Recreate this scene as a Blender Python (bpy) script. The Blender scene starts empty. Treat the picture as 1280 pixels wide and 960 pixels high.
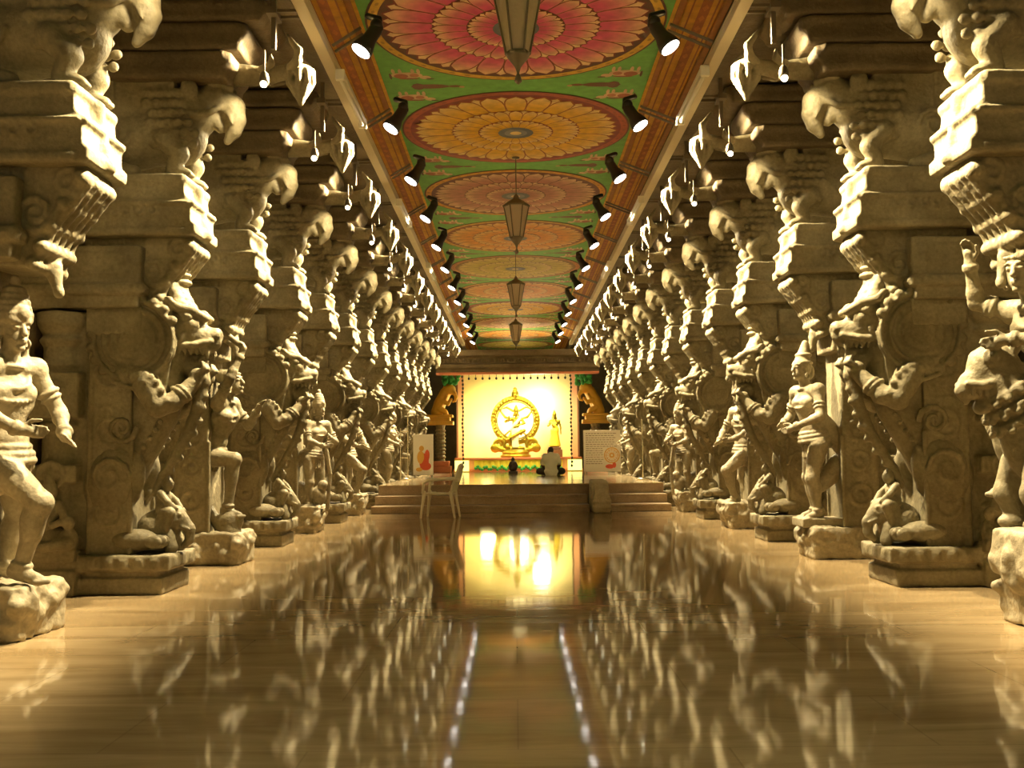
import bpy, math, random
import numpy as np
from mathutils import Vector, Matrix, Quaternion, noise
random.seed(7)
PI = math.pi
COL = bpy.context.scene.collection
V = Vector

# ------------------------------------------------------------------ materials
def mat(name):
    m = bpy.data.materials.new(name); m.use_nodes = True
    nt = m.node_tree
    return m, nt, nt.nodes['Principled BSDF']

def simple(name, col, rough=.5, metal=0., spec=.5, bump=0., bscale=40., emit=None, estr=0., var=0.):
    m, nt, b = mat(name)
    b.inputs['Base Color'].default_value = (*col, 1)
    b.inputs['Roughness'].default_value = rough
    b.inputs['Metallic'].default_value = metal
    b.inputs['Specular IOR Level'].default_value = spec
    tc = nt.nodes.new('ShaderNodeTexCoord')
    if var:
        n = nt.nodes.new('ShaderNodeTexNoise'); n.inputs['Scale'].default_value = 3.; n.inputs['Detail'].default_value = 5
        mx = nt.nodes.new('ShaderNodeMix'); mx.data_type = 'RGBA'
        nt.links.new(tc.outputs['Object'], n.inputs['Vector'])
        nt.links.new(n.outputs['Fac'], mx.inputs[0])
        mx.inputs[6].default_value = (*[c*(1-var) for c in col], 1)
        mx.inputs[7].default_value = (*[min(1, c*(1+var)) for c in col], 1)
        nt.links.new(mx.outputs[2], b.inputs['Base Color'])
    if bump:
        n = nt.nodes.new('ShaderNodeTexNoise'); n.inputs['Scale'].default_value = bscale; n.inputs['Detail'].default_value = 4
        bp = nt.nodes.new('ShaderNodeBump'); bp.inputs['Strength'].default_value = bump; bp.inputs['Distance'].default_value = .01
        nt.links.new(tc.outputs['Object'], n.inputs['Vector'])
        nt.links.new(n.outputs['Fac'], bp.inputs['Height'])
        nt.links.new(bp.outputs['Normal'], b.inputs['Normal'])
    if emit:
        b.inputs['Emission Color'].default_value = (*emit, 1)
        b.inputs['Emission Strength'].default_value = estr
    return m

def stone(name, c1, c2, c3, bump=.5, rough=.62):
    m, nt, b = mat(name)
    N, L = nt.nodes, nt.links
    tc = N.new('ShaderNodeTexCoord'); oi = N.new('ShaderNodeObjectInfo')
    ad = N.new('ShaderNodeVectorMath'); ad.operation = 'ADD'
    sc = N.new('ShaderNodeVectorMath'); sc.operation = 'SCALE'; sc.inputs[3].default_value = 17.
    cb = N.new('ShaderNodeCombineXYZ')
    for i in range(3): L.new(oi.outputs['Random'], cb.inputs[i])
    L.new(cb.outputs[0], sc.inputs[0]); L.new(tc.outputs['Object'], ad.inputs[0]); L.new(sc.outputs[0], ad.inputs[1])
    n1 = N.new('ShaderNodeTexNoise'); n1.inputs['Scale'].default_value = 2.2; n1.inputs['Detail'].default_value = 8; n1.inputs['Roughness'].default_value = .65
    n2 = N.new('ShaderNodeTexNoise'); n2.inputs['Scale'].default_value = 38.; n2.inputs['Detail'].default_value = 5
    n3 = N.new('ShaderNodeTexVoronoi'); n3.inputs['Scale'].default_value = 16.
    for n in (n1, n2, n3): L.new(ad.outputs[0], n.inputs['Vector'])
    r = N.new('ShaderNodeValToRGB')
    r.color_ramp.elements[0].position = .3; r.color_ramp.elements[0].color = (*c1, 1)
    r.color_ramp.elements[1].position = .72; r.color_ramp.elements[1].color = (*c3, 1)
    e = r.color_ramp.elements.new(.5); e.color = (*c2, 1)
    L.new(n1.outputs['Fac'], r.inputs['Fac'])
    mx = N.new('ShaderNodeMix'); mx.data_type = 'RGBA'; mx.blend_type = 'OVERLAY'; mx.inputs[0].default_value = .35
    L.new(r.outputs['Color'], mx.inputs[6]); L.new(n2.outputs['Fac'], mx.inputs[7])
    L.new(mx.outputs[2], b.inputs['Base Color'])
    b.inputs['Roughness'].default_value = rough; b.inputs['Specular IOR Level'].default_value = .35
    s = N.new('ShaderNodeMath'); s.operation = 'MULTIPLY_ADD'; s.inputs[1].default_value = .5
    L.new(n3.outputs['Distance'], s.inputs[0]); L.new(n2.outputs['Fac'], s.inputs[2])
    bp = N.new('ShaderNodeBump'); bp.inputs['Strength'].default_value = bump; bp.inputs['Distance'].default_value = .012
    L.new(s.outputs[0], bp.inputs['Height']); L.new(bp.outputs['Normal'], b.inputs['Normal'])
    return m

def paint_mat(name, rough=.6):
    m, nt, b = mat(name)
    N, L = nt.nodes, nt.links
    at = N.new('ShaderNodeAttribute'); at.attribute_name = 'Col'
    tc = N.new('ShaderNodeTexCoord'); n = N.new('ShaderNodeTexNoise'); n.inputs['Scale'].default_value = 9.; n.inputs['Detail'].default_value = 8
    mr = N.new('ShaderNodeMapRange'); mr.inputs[1].default_value = .3; mr.inputs[2].default_value = .7; mr.inputs[3].default_value = .75; mr.inputs[4].default_value = 1.1
    mx = N.new('ShaderNodeMix'); mx.data_type = 'RGBA'; mx.blend_type = 'MULTIPLY'; mx.inputs[0].default_value = 1.
    L.new(tc.outputs['Object'], n.inputs['Vector']); L.new(n.outputs['Fac'], mr.inputs[0])
    L.new(at.outputs['Color'], mx.inputs[6]); L.new(mr.outputs[0], mx.inputs[7])
    L.new(mx.outputs[2], b.inputs['Base Color']); b.inputs['Roughness'].default_value = rough
    return m

def floor_mat(name, ca, cb_, cm, rough, bw=1.5, rh=.75):
    m, nt, b = mat(name)
    N, L = nt.nodes, nt.links
    tc = N.new('ShaderNodeTexCoord')
    br = N.new('ShaderNodeTexBrick'); br.inputs['Scale'].default_value = 1.; br.inputs['Brick Width'].default_value = bw; br.inputs['Row Height'].default_value = rh
    br.inputs['Mortar Size'].default_value = .004; br.inputs['Color1'].default_value = (*ca, 1); br.inputs['Color2'].default_value = (*cb_, 1); br.inputs['Mortar'].default_value = (*cm, 1)
    L.new(tc.outputs['Object'], br.inputs['Vector'])
    mp = N.new('ShaderNodeMapping'); mp.inputs['Scale'].default_value = (.5, 3.2, 1)
    n = N.new('ShaderNodeTexNoise'); n.inputs['Scale'].default_value = 1.3; n.inputs['Detail'].default_value = 9; n.inputs['Roughness'].default_value = .62; n.inputs['Distortion'].default_value = .8
    L.new(tc.outputs['Object'], mp.inputs['Vector']); L.new(mp.outputs[0], n.inputs['Vector'])
    r = N.new('ShaderNodeValToRGB'); r.color_ramp.elements[0].position = .32; r.color_ramp.elements[0].color = (.56, .5, .4, 1); r.color_ramp.elements[1].position = .66; r.color_ramp.elements[1].color = (1.1, 1.1, 1.1, 1)
    L.new(n.outputs['Fac'], r.inputs['Fac'])
    mx = N.new('ShaderNodeMix'); mx.data_type = 'RGBA'; mx.blend_type = 'MULTIPLY'; mx.inputs[0].default_value = .8
    L.new(br.outputs['Color'], mx.inputs[6]); L.new(r.outputs['Color'], mx.inputs[7]); L.new(mx.outputs[2], b.inputs['Base Color'])
    mr = N.new('ShaderNodeMapRange'); mr.inputs[1].default_value = .3; mr.inputs[2].default_value = .7; mr.inputs[3].default_value = rough*1.6; mr.inputs[4].default_value = rough*.75
    L.new(n.outputs['Fac'], mr.inputs[0]); L.new(mr.outputs[0], b.inputs['Roughness'])
    n2 = N.new('ShaderNodeTexNoise'); n2.inputs['Scale'].default_value = 5.; n2.inputs['Detail'].default_value = 2
    L.new(tc.outputs['Object'], n2.inputs['Vector'])
    bp = N.new('ShaderNodeBump'); bp.inputs['Strength'].default_value = .06; bp.inputs['Distance'].default_value = .006
    L.new(n2.outputs['Fac'], bp.inputs['Height']); L.new(bp.outputs['Normal'], b.inputs['Normal'])
    b.inputs['IOR'].default_value = 1.34
    return m

M = {}
M['stone'] = stone('carved_granite', (.128, .106, .06), (.215, .183, .110), (.31, .27, .172))
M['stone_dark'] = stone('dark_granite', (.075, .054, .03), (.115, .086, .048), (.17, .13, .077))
M['stone_pale'] = stone('pale_granite', (.19, .158, .098), (.30, .255, .165), (.41, .355, .24))
M['step'] = stone('step_granite', (.25, .17, .11), (.34, .25, .16), (.46, .36, .24), .2, .35)
M['floor'] = floor_mat('polished_marble', (.385, .29, .165), (.35, .26, .145), (.30, .22, .125), .05)
M['stage'] = floor_mat('stage_marble', (.58, .47, .30), (.52, .42, .26), (.3, .22, .12), .09, 1.1, .9)
M['paint'] = paint_mat('mural_paint')
M['rail'] = simple('beige_enamel', (.55, .46, .29), .4, .0, .5, var=.12)
M['white_enamel'] = simple('ivory_enamel', (.8, .76, .62), .35)
M['black'] = simple('black_enamel', (.012, .011, .011), .35)
M['iron'] = simple('grey_iron', (.16, .13, .09), .5, .4)
M['lamp'] = simple('lit_lamp_face', (1, 1, 1), .4, emit=(1, .93, .86), estr=9)
M['bulb'] = simple('lit_small_bulb', (1, 1, 1), .4, emit=(1, .9, .6), estr=7)
M['glass'] = None
M['steel'] = simple('polished_steel', (.75, .68, .5), .25, 1.)
M['plastic'] = simple('white_plastic', (.74, .69, .52), .4)
M['gold'] = simple('gilded_bronze', (.36, .27, .03), .35, .8, bump=.4, bscale=60)
M['goldcloth'] = simple('yellow_silk', (.8, .62, .06), .5, bump=.4, bscale=25)
M['backdrop'] = simple('cream_backdrop', (.83, .70, .30), .8, var=.05)
M['salmon'] = simple('salmon_panel', (.72, .38, .20), .8)
M['wood'] = simple('brown_wood', (.16, .07, .03), .5, var=.3)
M['bead'] = simple('dark_bead', (.02, .03, .015), .5)
M['board'] = simple('white_board', (.93, .9, .86), .5)
M['ink'] = simple('grey_ink', (.35, .28, .26), .7)
M['redink'] = simple('red_ink', (.65, .1, .05), .7)
M['goldink'] = simple('ochre_ink', (.72, .42, .1), .7)
M['skin'] = simple('brown_skin', (.12, .055, .03), .5)
M['shirt'] = simple('pale_shirt', (.62, .64, .55), .8, bump=.3, bscale=14)
M['trousers'] = simple('dark_trousers', (.03, .03, .025), .8)
M['hair'] = simple('black_hair', (.012, .01, .01), .6)
M['green'] = simple('painted_green', (.06, .4, .1), .5, var=.3)
M['ochre'] = simple('painted_ochre', (.72, .42, .05), .5, var=.3, bump=.3)
M['coral'] = simple('painted_coral', (.6, .2, .1), .5, var=.2)
M['darkidol'] = simple('black_stone', (.03, .02, .015), .4)
M['strip'] = simple('lit_yellow_box', (.9, .9, .3), .5, emit=(1, .95, .28), estr=1.6)
M['plaster'] = stone('dull_plaster', (.13, .11, .075), (.17, .145, .10), (.21, .18, .13), .15, .8)

def glass_mat():
    m, nt, b = mat('dusty_lantern_glass')
    b.inputs['Base Color'].default_value = (.62, .5, .36, 1); b.inputs['Roughness'].default_value = .35
    b.inputs['Transmission Weight'].default_value = .35
    tc = nt.nodes.new('ShaderNodeTexCoord'); n = nt.nodes.new('ShaderNodeTexVoronoi'); n.inputs['Scale'].default_value = 38
    bp = nt.nodes.new('ShaderNodeBump'); bp.inputs['Strength'].default_value = .6; bp.inputs['Distance'].default_value = .006
    nt.links.new(tc.outputs['Object'], n.inputs['Vector']); nt.links.new(n.outputs['Distance'], bp.inputs['Height']); nt.links.new(bp.outputs['Normal'], b.inputs['Normal'])
    return m
M['glass'] = glass_mat()

# ------------------------------------------------------------------ shape collector
def frame(d):
    d = V(d).normalized()
    a = V((0, 0, 1)) if abs(d.z) < .9 else V((1, 0, 0))
    x = d.cross(a).normalized(); y = d.cross(x).normalized()
    return x, y, d

class S:
    def __init__(s): s.v = []; s.f = []; s.c = []; s.p = []
    def add(s, vs, fs, col=None):
        b = len(s.v); s.v += [tuple(v) for v in vs]; s.f += [tuple(b+i for i in f) for f in fs]
        s.c += (list(col) if isinstance(col, list) else [col]*len(vs))
    def ell(s, c, r, q=None, n=14, m=9, col=None):
        s.p.append(('ell', V(c), V((r, r, r)) if isinstance(r, (int, float)) else V(r), q))
        if isinstance(r, (int, float)): r = (r, r, r)
        c = V(c); vs = []; fs = []
        vs.append(V((0, 0, r[2])))
        for j in range(1, m):
            t = PI*j/m
            for i in range(n):
                p = 2*PI*i/n
                vs.append(V((r[0]*math.sin(t)*math.cos(p), r[1]*math.sin(t)*math.sin(p), r[2]*math.cos(t))))
        vs.append(V((0, 0, -r[2])))
        for i in range(n): fs.append((0, 1+i, 1+(i+1) % n))
        for j in range(m-2):
            for i in range(n):
                a = 1+j*n+i; b = 1+j*n+(i+1) % n
                fs.append((a, a+n, b+n, b))
        L = len(vs)-1
        for i in range(n): fs.append((L, 1+(m-2)*n+(i+1) % n, 1+(m-2)*n+i))
        if q is not None: vs = [q @ v for v in vs]
        s.add([v+c for v in vs], fs, col)
    def cap(s, a, b, ra, rb, n=12, col=None):
        s.p.append(('cap', V(a), V(b), ra, rb))
        a, b = V(a), V(b); d = b-a
        x, y, d = frame(d); L = (b-a).length
        prof = [(-ra*math.cos(t), ra*math.sin(t)) for t in (.35, .8, 1.2, PI/2)] + [(L+rb*math.cos(t), rb*math.sin(t)) for t in (PI/2, 1.2, .8, .35)]
        vs = [a-d*ra]
        for h, r in prof:
            for i in range(n):
                p = 2*PI*i/n; vs.append(a+d*h+x*r*math.cos(p)+y*r*math.sin(p))
        vs.append(b+d*rb); fs = []
        for i in range(n): fs.append((0, 1+(i+1) % n, 1+i))
        for j in range(len(prof)-1):
            for i in range(n):
                p, q = 1+j*n+i, 1+j*n+(i+1) % n; fs.append((p, q, q+n, p+n))
        l = len(vs)-1; o = 1+(len(prof)-1)*n
        for i in range(n): fs.append((l, o+i, o+(i+1) % n))
        s.add(vs, fs, col)
    def tube(s, pts, rs, n=12, col=None):
        if isinstance(rs, (int, float)): rs = [rs]*len(pts)
        for i in range(len(pts)-1): s.cap(pts[i], pts[i+1], rs[i], rs[i+1], n, col)
    def tor(s, c, ax, R, r, n=22, m=8, col=None, sx=1., sy=1.):
        s.p.append(('tor', V(c), V(ax).normalized(), R, r))
        x, y, d = frame(ax); c = V(c); vs = []; fs = []
        for i in range(n):
            p = 2*PI*i/n; e = x*math.cos(p)*sx+y*math.sin(p)*sy
            for j in range(m):
                t = 2*PI*j/m; vs.append(c+e*(R+r*math.cos(t))+d*r*math.sin(t))
        for i in range(n):
            for j in range(m):
                fs.append((i*m+j, ((i+1) % n)*m+j, ((i+1) % n)*m+(j+1) % m, i*m+(j+1) % m))
        s.add(vs, fs, col)
    def box(s, lo, hi, col=None):
        s.p.append(('box', V(lo), V(hi)))
        x0, y0, z0 = lo; x1, y1, z1 = hi
        s.add([(x0, y0, z0), (x1, y0, z0), (x1, y1, z0), (x0, y1, z0), (x0, y0, z1), (x1, y0, z1), (x1, y1, z1), (x0, y1, z1)],
              [(0, 3, 2, 1), (4, 5, 6, 7), (0, 1, 5, 4), (1, 2, 6, 5), (2, 3, 7, 6), (3, 0, 4, 7)], col)
    def bar(s, a, b, w, h, col=None, up=(0, 0, 1)):
        a, b = V(a), V(b); d = (b-a).normalized(); x = d.cross(V(up))
        if x.length < 1e-4: x = d.cross(V((1, 0, 0)))
        x.normalize(); y = x.cross(d).normalized()
        vs = [p+x*sx*w/2+y*sy*h/2 for p in (a, b) for sx, sy in ((-1, -1), (1, -1), (1, 1), (-1, 1))]
        s.add(vs, [(0, 3, 2, 1), (4, 5, 6, 7), (0, 1, 5, 4), (1, 2, 6, 5), (2, 3, 7, 6), (3, 0, 4, 7)], col)
    def prism(s, prof, y0, y1, col=None):      # profile in XZ, extruded along Y
        s.p.append(('pri', prof, y0, y1, 1))
        n = len(prof)
        vs = [(x, y0, z) for x, z in prof]+[(x, y1, z) for x, z in prof]
        fs = [tuple(range(n-1, -1, -1)), tuple(range(n, 2*n))]+[(i, (i+1) % n, n+(i+1) % n, n+i) for i in range(n)]
        s.add(vs, [f[::-1] for f in fs], col)
    def prismx(s, prof, x0, x1, col=None):     # profile in YZ
        s.p.append(('pri', prof, x0, x1, 0))
        n = len(prof)
        vs = [(x0, y, z) for y, z in prof]+[(x1, y, z) for y, z in prof]
        fs = [tuple(range(n-1, -1, -1)), tuple(range(n, 2*n))]+[(i, (i+1) % n, n+(i+1) % n, n+i) for i in range(n)]
        s.add(vs, fs, col)
    def lathe(s, c, prof, n=20, ax=(0, 0, 1), col=None, closed=True, rot=0.):
        s.p.append(('lat', V(c), prof))
        x, y, d = frame(ax) if tuple(ax) != (0, 0, 1) else (V((1, 0, 0)), V((0, 1, 0)), V((0, 0, 1)))
        c = V(c); vs = []; fs = []; k = len(prof)
        for r, h in prof:
            for i in range(n):
                p = 2*PI*i/n+rot; vs.append(c+d*h+x*r*math.cos(p)+y*r*math.sin(p))
        for j in range(k-1):
            for i in range(n):
                fs.append((j*n+i, j*n+(i+1) % n, (j+1)*n+(i+1) % n, (j+1)*n+i))
        if closed:
            fs.append(tuple(range(n-1, -1, -1))); fs.append(tuple((k-1)*n+i for i in range(n)))
        s.add(vs, fs, col)
    def curl(s, c, R, r, y, turns=1.6, sgn=1, n=16):   # spiral relief in an XZ plane at depth y
        pts = []
        for i in range(n+1):
            t = i/n; a = turns*2*PI*t*sgn; q = R*(1-.85*t)
            pts.append((c[0]+q*math.cos(a), y, c[1]+q*math.sin(a)))
        s.tube(pts, [r*(1-.4*i/n) for i in range(n+1)], 6)
    def tf(s, mtx):
        s.v = [tuple(mtx @ V(v)) for v in s.v]; return s
    def mesh(s, name, smooth=False, mt=None, color=False):
        me = bpy.data.meshes.new(name); me.from_pydata(s.v, [], s.f); me.update()
        if smooth: me.polygons.foreach_set('use_smooth', [True]*len(me.polygons))
        if color:
            ca = me.color_attributes.new('Col', 'FLOAT_COLOR', 'POINT')
            flat = []
            for c in s.c: flat += [*(c or (.5, .5, .5)), 1.]
            ca.data.foreach_set('color', flat)
        if mt: me.materials.append(mt)
        return me

def poly_sdf(px, pz, prof):
    """signed distance to a closed polygon in 2-D"""
    d = np.full(px.shape, 1e9, np.float32); sg = np.ones(px.shape, np.float32); n = len(prof)
    for i in range(n):
        ax, az = prof[i]; bx, bz = prof[i-1]
        ex, ez = bx-ax, bz-az; wx, wz = px-ax, pz-az
        t = np.clip((wx*ex+wz*ez)/max(ex*ex+ez*ez, 1e-12), 0, 1)
        d = np.minimum(d, (wx-ex*t)**2+(wz-ez*t)**2)
        c1 = pz >= az; c2 = pz < bz; c3 = ex*wz > ez*wx
        sg = np.where((c1 & c2 & c3) | (~c1 & ~c2 & ~c3), -sg, sg)
    return sg*np.sqrt(d)

def prim_bounds(p):
    k = p[0]
    if k == 'ell':
        r = max(p[2]); return p[1]-V((r, r, r)), p[1]+V((r, r, r)), min(p[2])
    if k == 'cap':
        r = max(p[3], p[4]); a, b = p[1], p[2]
        return V([min(a[i], b[i])-r for i in range(3)]), V([max(a[i], b[i])+r for i in range(3)]), min(p[3], p[4])
    if k == 'tor':
        r = p[3]+p[4]; return p[1]-V((r, r, r)), p[1]+V((r, r, r)), p[4]
    if k == 'box': return p[1], p[2], .03
    if k == 'pri':
        a0, a1 = min(q[0] for q in p[1]), max(q[0] for q in p[1]); z0, z1 = min(q[1] for q in p[1]), max(q[1] for q in p[1])
        return (V((a0, p[2], z0)), V((a1, p[3], z1)), .03) if p[4] else (V((p[2], a0, z0)), V((p[3], a1, z1)), .03)
    r = max(q[0] for q in p[2]); h = [q[1] for q in p[2]]
    return p[1]+V((-r, -r, min(h))), p[1]+V((r, r, max(h))), .03

def prim_sdf(p, X, Y, Z):
    k = p[0]
    if k == 'ell':
        x, y, z = X-p[1][0], Y-p[1][1], Z-p[1][2]
        if p[3] is not None:
            m = p[3].to_matrix().transposed()
            x, y, z = (m[0][0]*x+m[0][1]*y+m[0][2]*z, m[1][0]*x+m[1][1]*y+m[1][2]*z, m[2][0]*x+m[2][1]*y+m[2][2]*z)
        r = p[2]; k0 = np.sqrt((x/r[0])**2+(y/r[1])**2+(z/r[2])**2); k1 = np.sqrt((x/r[0]**2)**2+(y/r[1]**2)**2+(z/r[2]**2)**2)
        return k0*(k0-1)/np.maximum(k1, 1e-6)
    if k == 'cap':
        a = p[1]; e = p[2]-a; x, y, z = X-a[0], Y-a[1], Z-a[2]
        t = np.clip((x*e[0]+y*e[1]+z*e[2])/max(e.length_squared, 1e-9), 0, 1)
        return np.sqrt((x-t*e[0])**2+(y-t*e[1])**2+(z-t*e[2])**2)-(p[3]+(p[4]-p[3])*t)
    if k == 'tor':
        c, n = p[1], p[2]; x, y, z = X-c[0], Y-c[1], Z-c[2]
        h = x*n[0]+y*n[1]+z*n[2]; q = np.sqrt(np.maximum(x*x+y*y+z*z-h*h, 0))-p[3]
        return np.sqrt(q*q+h*h)-p[4]
    if k == 'box':
        c = (p[1]+p[2])/2; h = (p[2]-p[1])/2
        x, y, z = np.abs(X-c[0])-h[0], np.abs(Y-c[1])-h[1], np.abs(Z-c[2])-h[2]
        return np.sqrt(np.maximum(x, 0)**2+np.maximum(y, 0)**2+np.maximum(z, 0)**2)+np.minimum(np.maximum(x, np.maximum(y, z)), 0)
    if k == 'pri':
        A, B = (X, Y) if p[4] else (Y, X)
        d2 = poly_sdf(A+0*Z, Z+0*A, p[1]); h = np.abs(B-(p[2]+p[3])/2)-(p[3]-p[2])/2
        return np.maximum(d2, h)
    r = np.sqrt((X-p[1][0])**2+(Y-p[1][1])**2); prof = [(0, p[2][0][1])]+list(p[2])+[(0, p[2][-1][1])]
    prof = prof+[(-q[0], q[1]) for q in reversed(p[2])]
    return poly_sdf(r+0*Z, Z-p[1][2]+0*r, prof)

def organic(name, sh, voxel, mt, smooth=2, amp=0., sc=6., blend=.022):
    """the pieces melted into one continuous weathered surface: signed distances on a grid, then surface nets"""
    h = voxel; m = 4*h
    bs = [prim_bounds(p) for p in sh.p]
    lo = np.array([min(b[0][i] for b in bs) for i in range(3)])-m-.02; hi = np.array([max(b[1][i] for b in bs) for i in range(3)])+m+.02
    N = np.ceil((hi-lo)/h).astype(int)+1
    ax = [(lo[i]+h*np.arange(N[i])).astype(np.float32) for i in range(3)]
    D = np.full(N, m, np.float32)
    for p, b in zip(sh.p, bs):
        k = min(blend, b[2]*.6); g = m+k
        i0 = [max(0, int((b[0][i]-g-lo[i])/h)) for i in range(3)]; i1 = [min(N[i], int((b[1][i]+g-lo[i])/h)+2) for i in range(3)]
        sl = tuple(slice(a, c) for a, c in zip(i0, i1))
        d = prim_sdf(p, ax[0][sl[0]][:, None, None], ax[1][sl[1]][None, :, None], ax[2][sl[2]][None, None, :])
        o = D[sl]; q = np.maximum(k-np.abs(o-d), 0)/max(k, 1e-6)
        D[sl] = np.minimum(np.minimum(o, d)-q*q*k*.25, m)
    for _ in range(smooth):
        for a in range(3):
            E = D.copy(); s0 = [slice(None)]*3; s1 = [slice(None)]*3; s2 = [slice(None)]*3
            s0[a] = slice(1, -1); s1[a] = slice(0, -2); s2[a] = slice(2, None)
            E[tuple(s0)] = .6*D[tuple(s0)]+.2*(D[tuple(s1)]+D[tuple(s2)]); D = E
    I = D < 0
    C = np.zeros(N-1, np.int8)
    for a in (0, 1):
        for b in (0, 1):
            for c in (0, 1): C += I[a:N[0]-1+a, b:N[1]-1+b, c:N[2]-1+c]
    act = np.argwhere((C > 0) & (C < 8)); idx = np.full(N-1, -1, np.int64); idx[tuple(act.T)] = np.arange(len(act))
    P = np.zeros((len(act), 3)); W = np.zeros(len(act))
    for a in range(3):
        o1, o2 = [q for q in range(3) if q != a]
        for u in (0, 1):
            for w in (0, 1):
                c0 = act.copy(); c0[:, o1] += u; c0[:, o2] += w; c1 = c0.copy(); c1[:, a] += 1
                d0, d1 = D[tuple(c0.T)], D[tuple(c1.T)]; x = (d0 < 0) != (d1 < 0)
                t = np.where(x, d0/np.where(d0 == d1, 1, d0-d1), 0)
                pt = c0.astype(float); pt[:, a] += t; P += pt*x[:, None]; W += x
    P = P/W[:, None]*h+lo
    F = []
    for a in range(3):
        o1, o2 = [(1, 2), (2, 0), (0, 1)][a]
        s0 = [slice(None)]*3; s1 = [slice(None)]*3; s0[a] = slice(0, -1); s1[a] = slice(1, None)
        A, B = I[tuple(s0)], I[tuple(s1)]; e = np.argwhere(A != B)
        e = e[(e[:, o1] > 0) & (e[:, o2] > 0) & (e[:, o1] < N[o1]-1) & (e[:, o2] < N[o2]-1)]
        fl = A[tuple(e.T)]
        def at(u, w):
            c = e.copy(); c[:, o1] -= u; c[:, o2] -= w; return idx[tuple(c.T)]
        q = np.stack([at(1, 1), at(0, 1), at(0, 0), at(1, 0)], 1); q[~fl] = q[~fl][:, ::-1]; F.append(q)
    F = np.concatenate(F)
    me = bpy.data.meshes.new(name); me.vertices.add(len(P)); me.vertices.foreach_set('co', P.astype(np.float32).ravel())
    me.loops.add(len(F)*4); me.loops.foreach_set('vertex_index', F.astype(np.int32).ravel())
    me.polygons.add(len(F)); me.polygons.foreach_set('loop_start', np.arange(0, len(F)*4, 4, dtype=np.int32)); me.polygons.foreach_set('loop_total', np.full(len(F), 4, np.int32))
    me.update(calc_edges=True)
    if amp:
        nr = np.zeros(len(P)*3, np.float32); me.vertices.foreach_get('normal', nr)
        kk = np.array([noise.noise(V(p)*sc)*.6+noise.noise(V(p)*sc*2.7)*.4 for p in P])
        me.vertices.foreach_set('co', (P+nr.reshape(-1, 3)*(amp*kk)[:, None]).astype(np.float32).ravel())
    me.polygons.foreach_set('use_smooth', [True]*len(me.polygons)); me.update()
    me.materials.append(mt)
    return me

def bevelled(name, sh, w, mt, seg=2):
    me = sh.mesh(name+'_raw'); ob = bpy.data.objects.new(name+'_raw', me); COL.objects.link(ob)
    b = ob.modifiers.new('b', 'BEVEL'); b.width = w; b.segments = seg; b.limit_method = 'ANGLE'
    dg = bpy.context.evaluated_depsgraph_get()
    out = bpy.data.meshes.new_from_object(ob.evaluated_get(dg)); out.name = name
    bpy.data.objects.remove(ob); bpy.data.meshes.remove(me)
    out.materials.clear(); out.materials.append(mt)
    return out

# ------------------------------------------------------------------ scene objects
def tag(o, label, cat, group=None, kind='thing'):
    o['label'] = label; o['category'] = cat; o['kind'] = kind
    if group: o['group'] = group
    return o
def empty(name, loc, rz=0., sc=1.):
    o = bpy.data.objects.new(name, None); COL.objects.link(o); o.location = loc; o.rotation_euler = (0, 0, rz); o.scale = (sc, sc, sc)
    o.empty_display_size = .2
    return o
def part(name, me, parent=None, loc=None, rot=None, sc=None, label=None):
    o = bpy.data.objects.new(name, me); COL.objects.link(o)
    if parent: o.parent = parent
    if loc: o.location = loc
    if rot: o.rotation_euler = rot
    if sc: o.scale = sc
    if label: o['label'] = label
    return o
def struct(name, me):
    o = part(name, me); o['kind'] = 'structure'; return o

# ------------------------------------------------------------------ human figures
def unit(v): return V(v).normalized()

def hand(s, w, d, pn, k, curl=.5):
    """palm, four unequal bent fingers and a thumb; d = direction of the fingers, pn = palm normal"""
    d = unit(d); pn = unit(pn); x = d.cross(pn).normalized()
    w = V(w)
    s.cap(w, w+d*.06*k, .026*k, .034*k, 8)
    for i, (off, ln) in enumerate(((-.027, .062), (-.009, .075), (.009, .07), (.027, .055))):
        b = w+d*.075*k+x*off*k
        m = b+(d*math.cos(curl*.6)+pn*math.sin(curl*.6))*ln*.55*k
        e = m+(d*math.cos(curl*1.7)+pn*math.sin(curl*1.7))*ln*.5*k
        s.tube([b, m, e], [.0115*k, .0105*k, .009*k], 6)
    b = w+d*.03*k-x*.03*k
    s.tube([b, b+(d*.6-x*.7+pn*.3)*.04*k, b+(d*.9-x*.5+pn*.5)*.07*k], [.014*k, .012*k, .010*k], 6)

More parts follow.
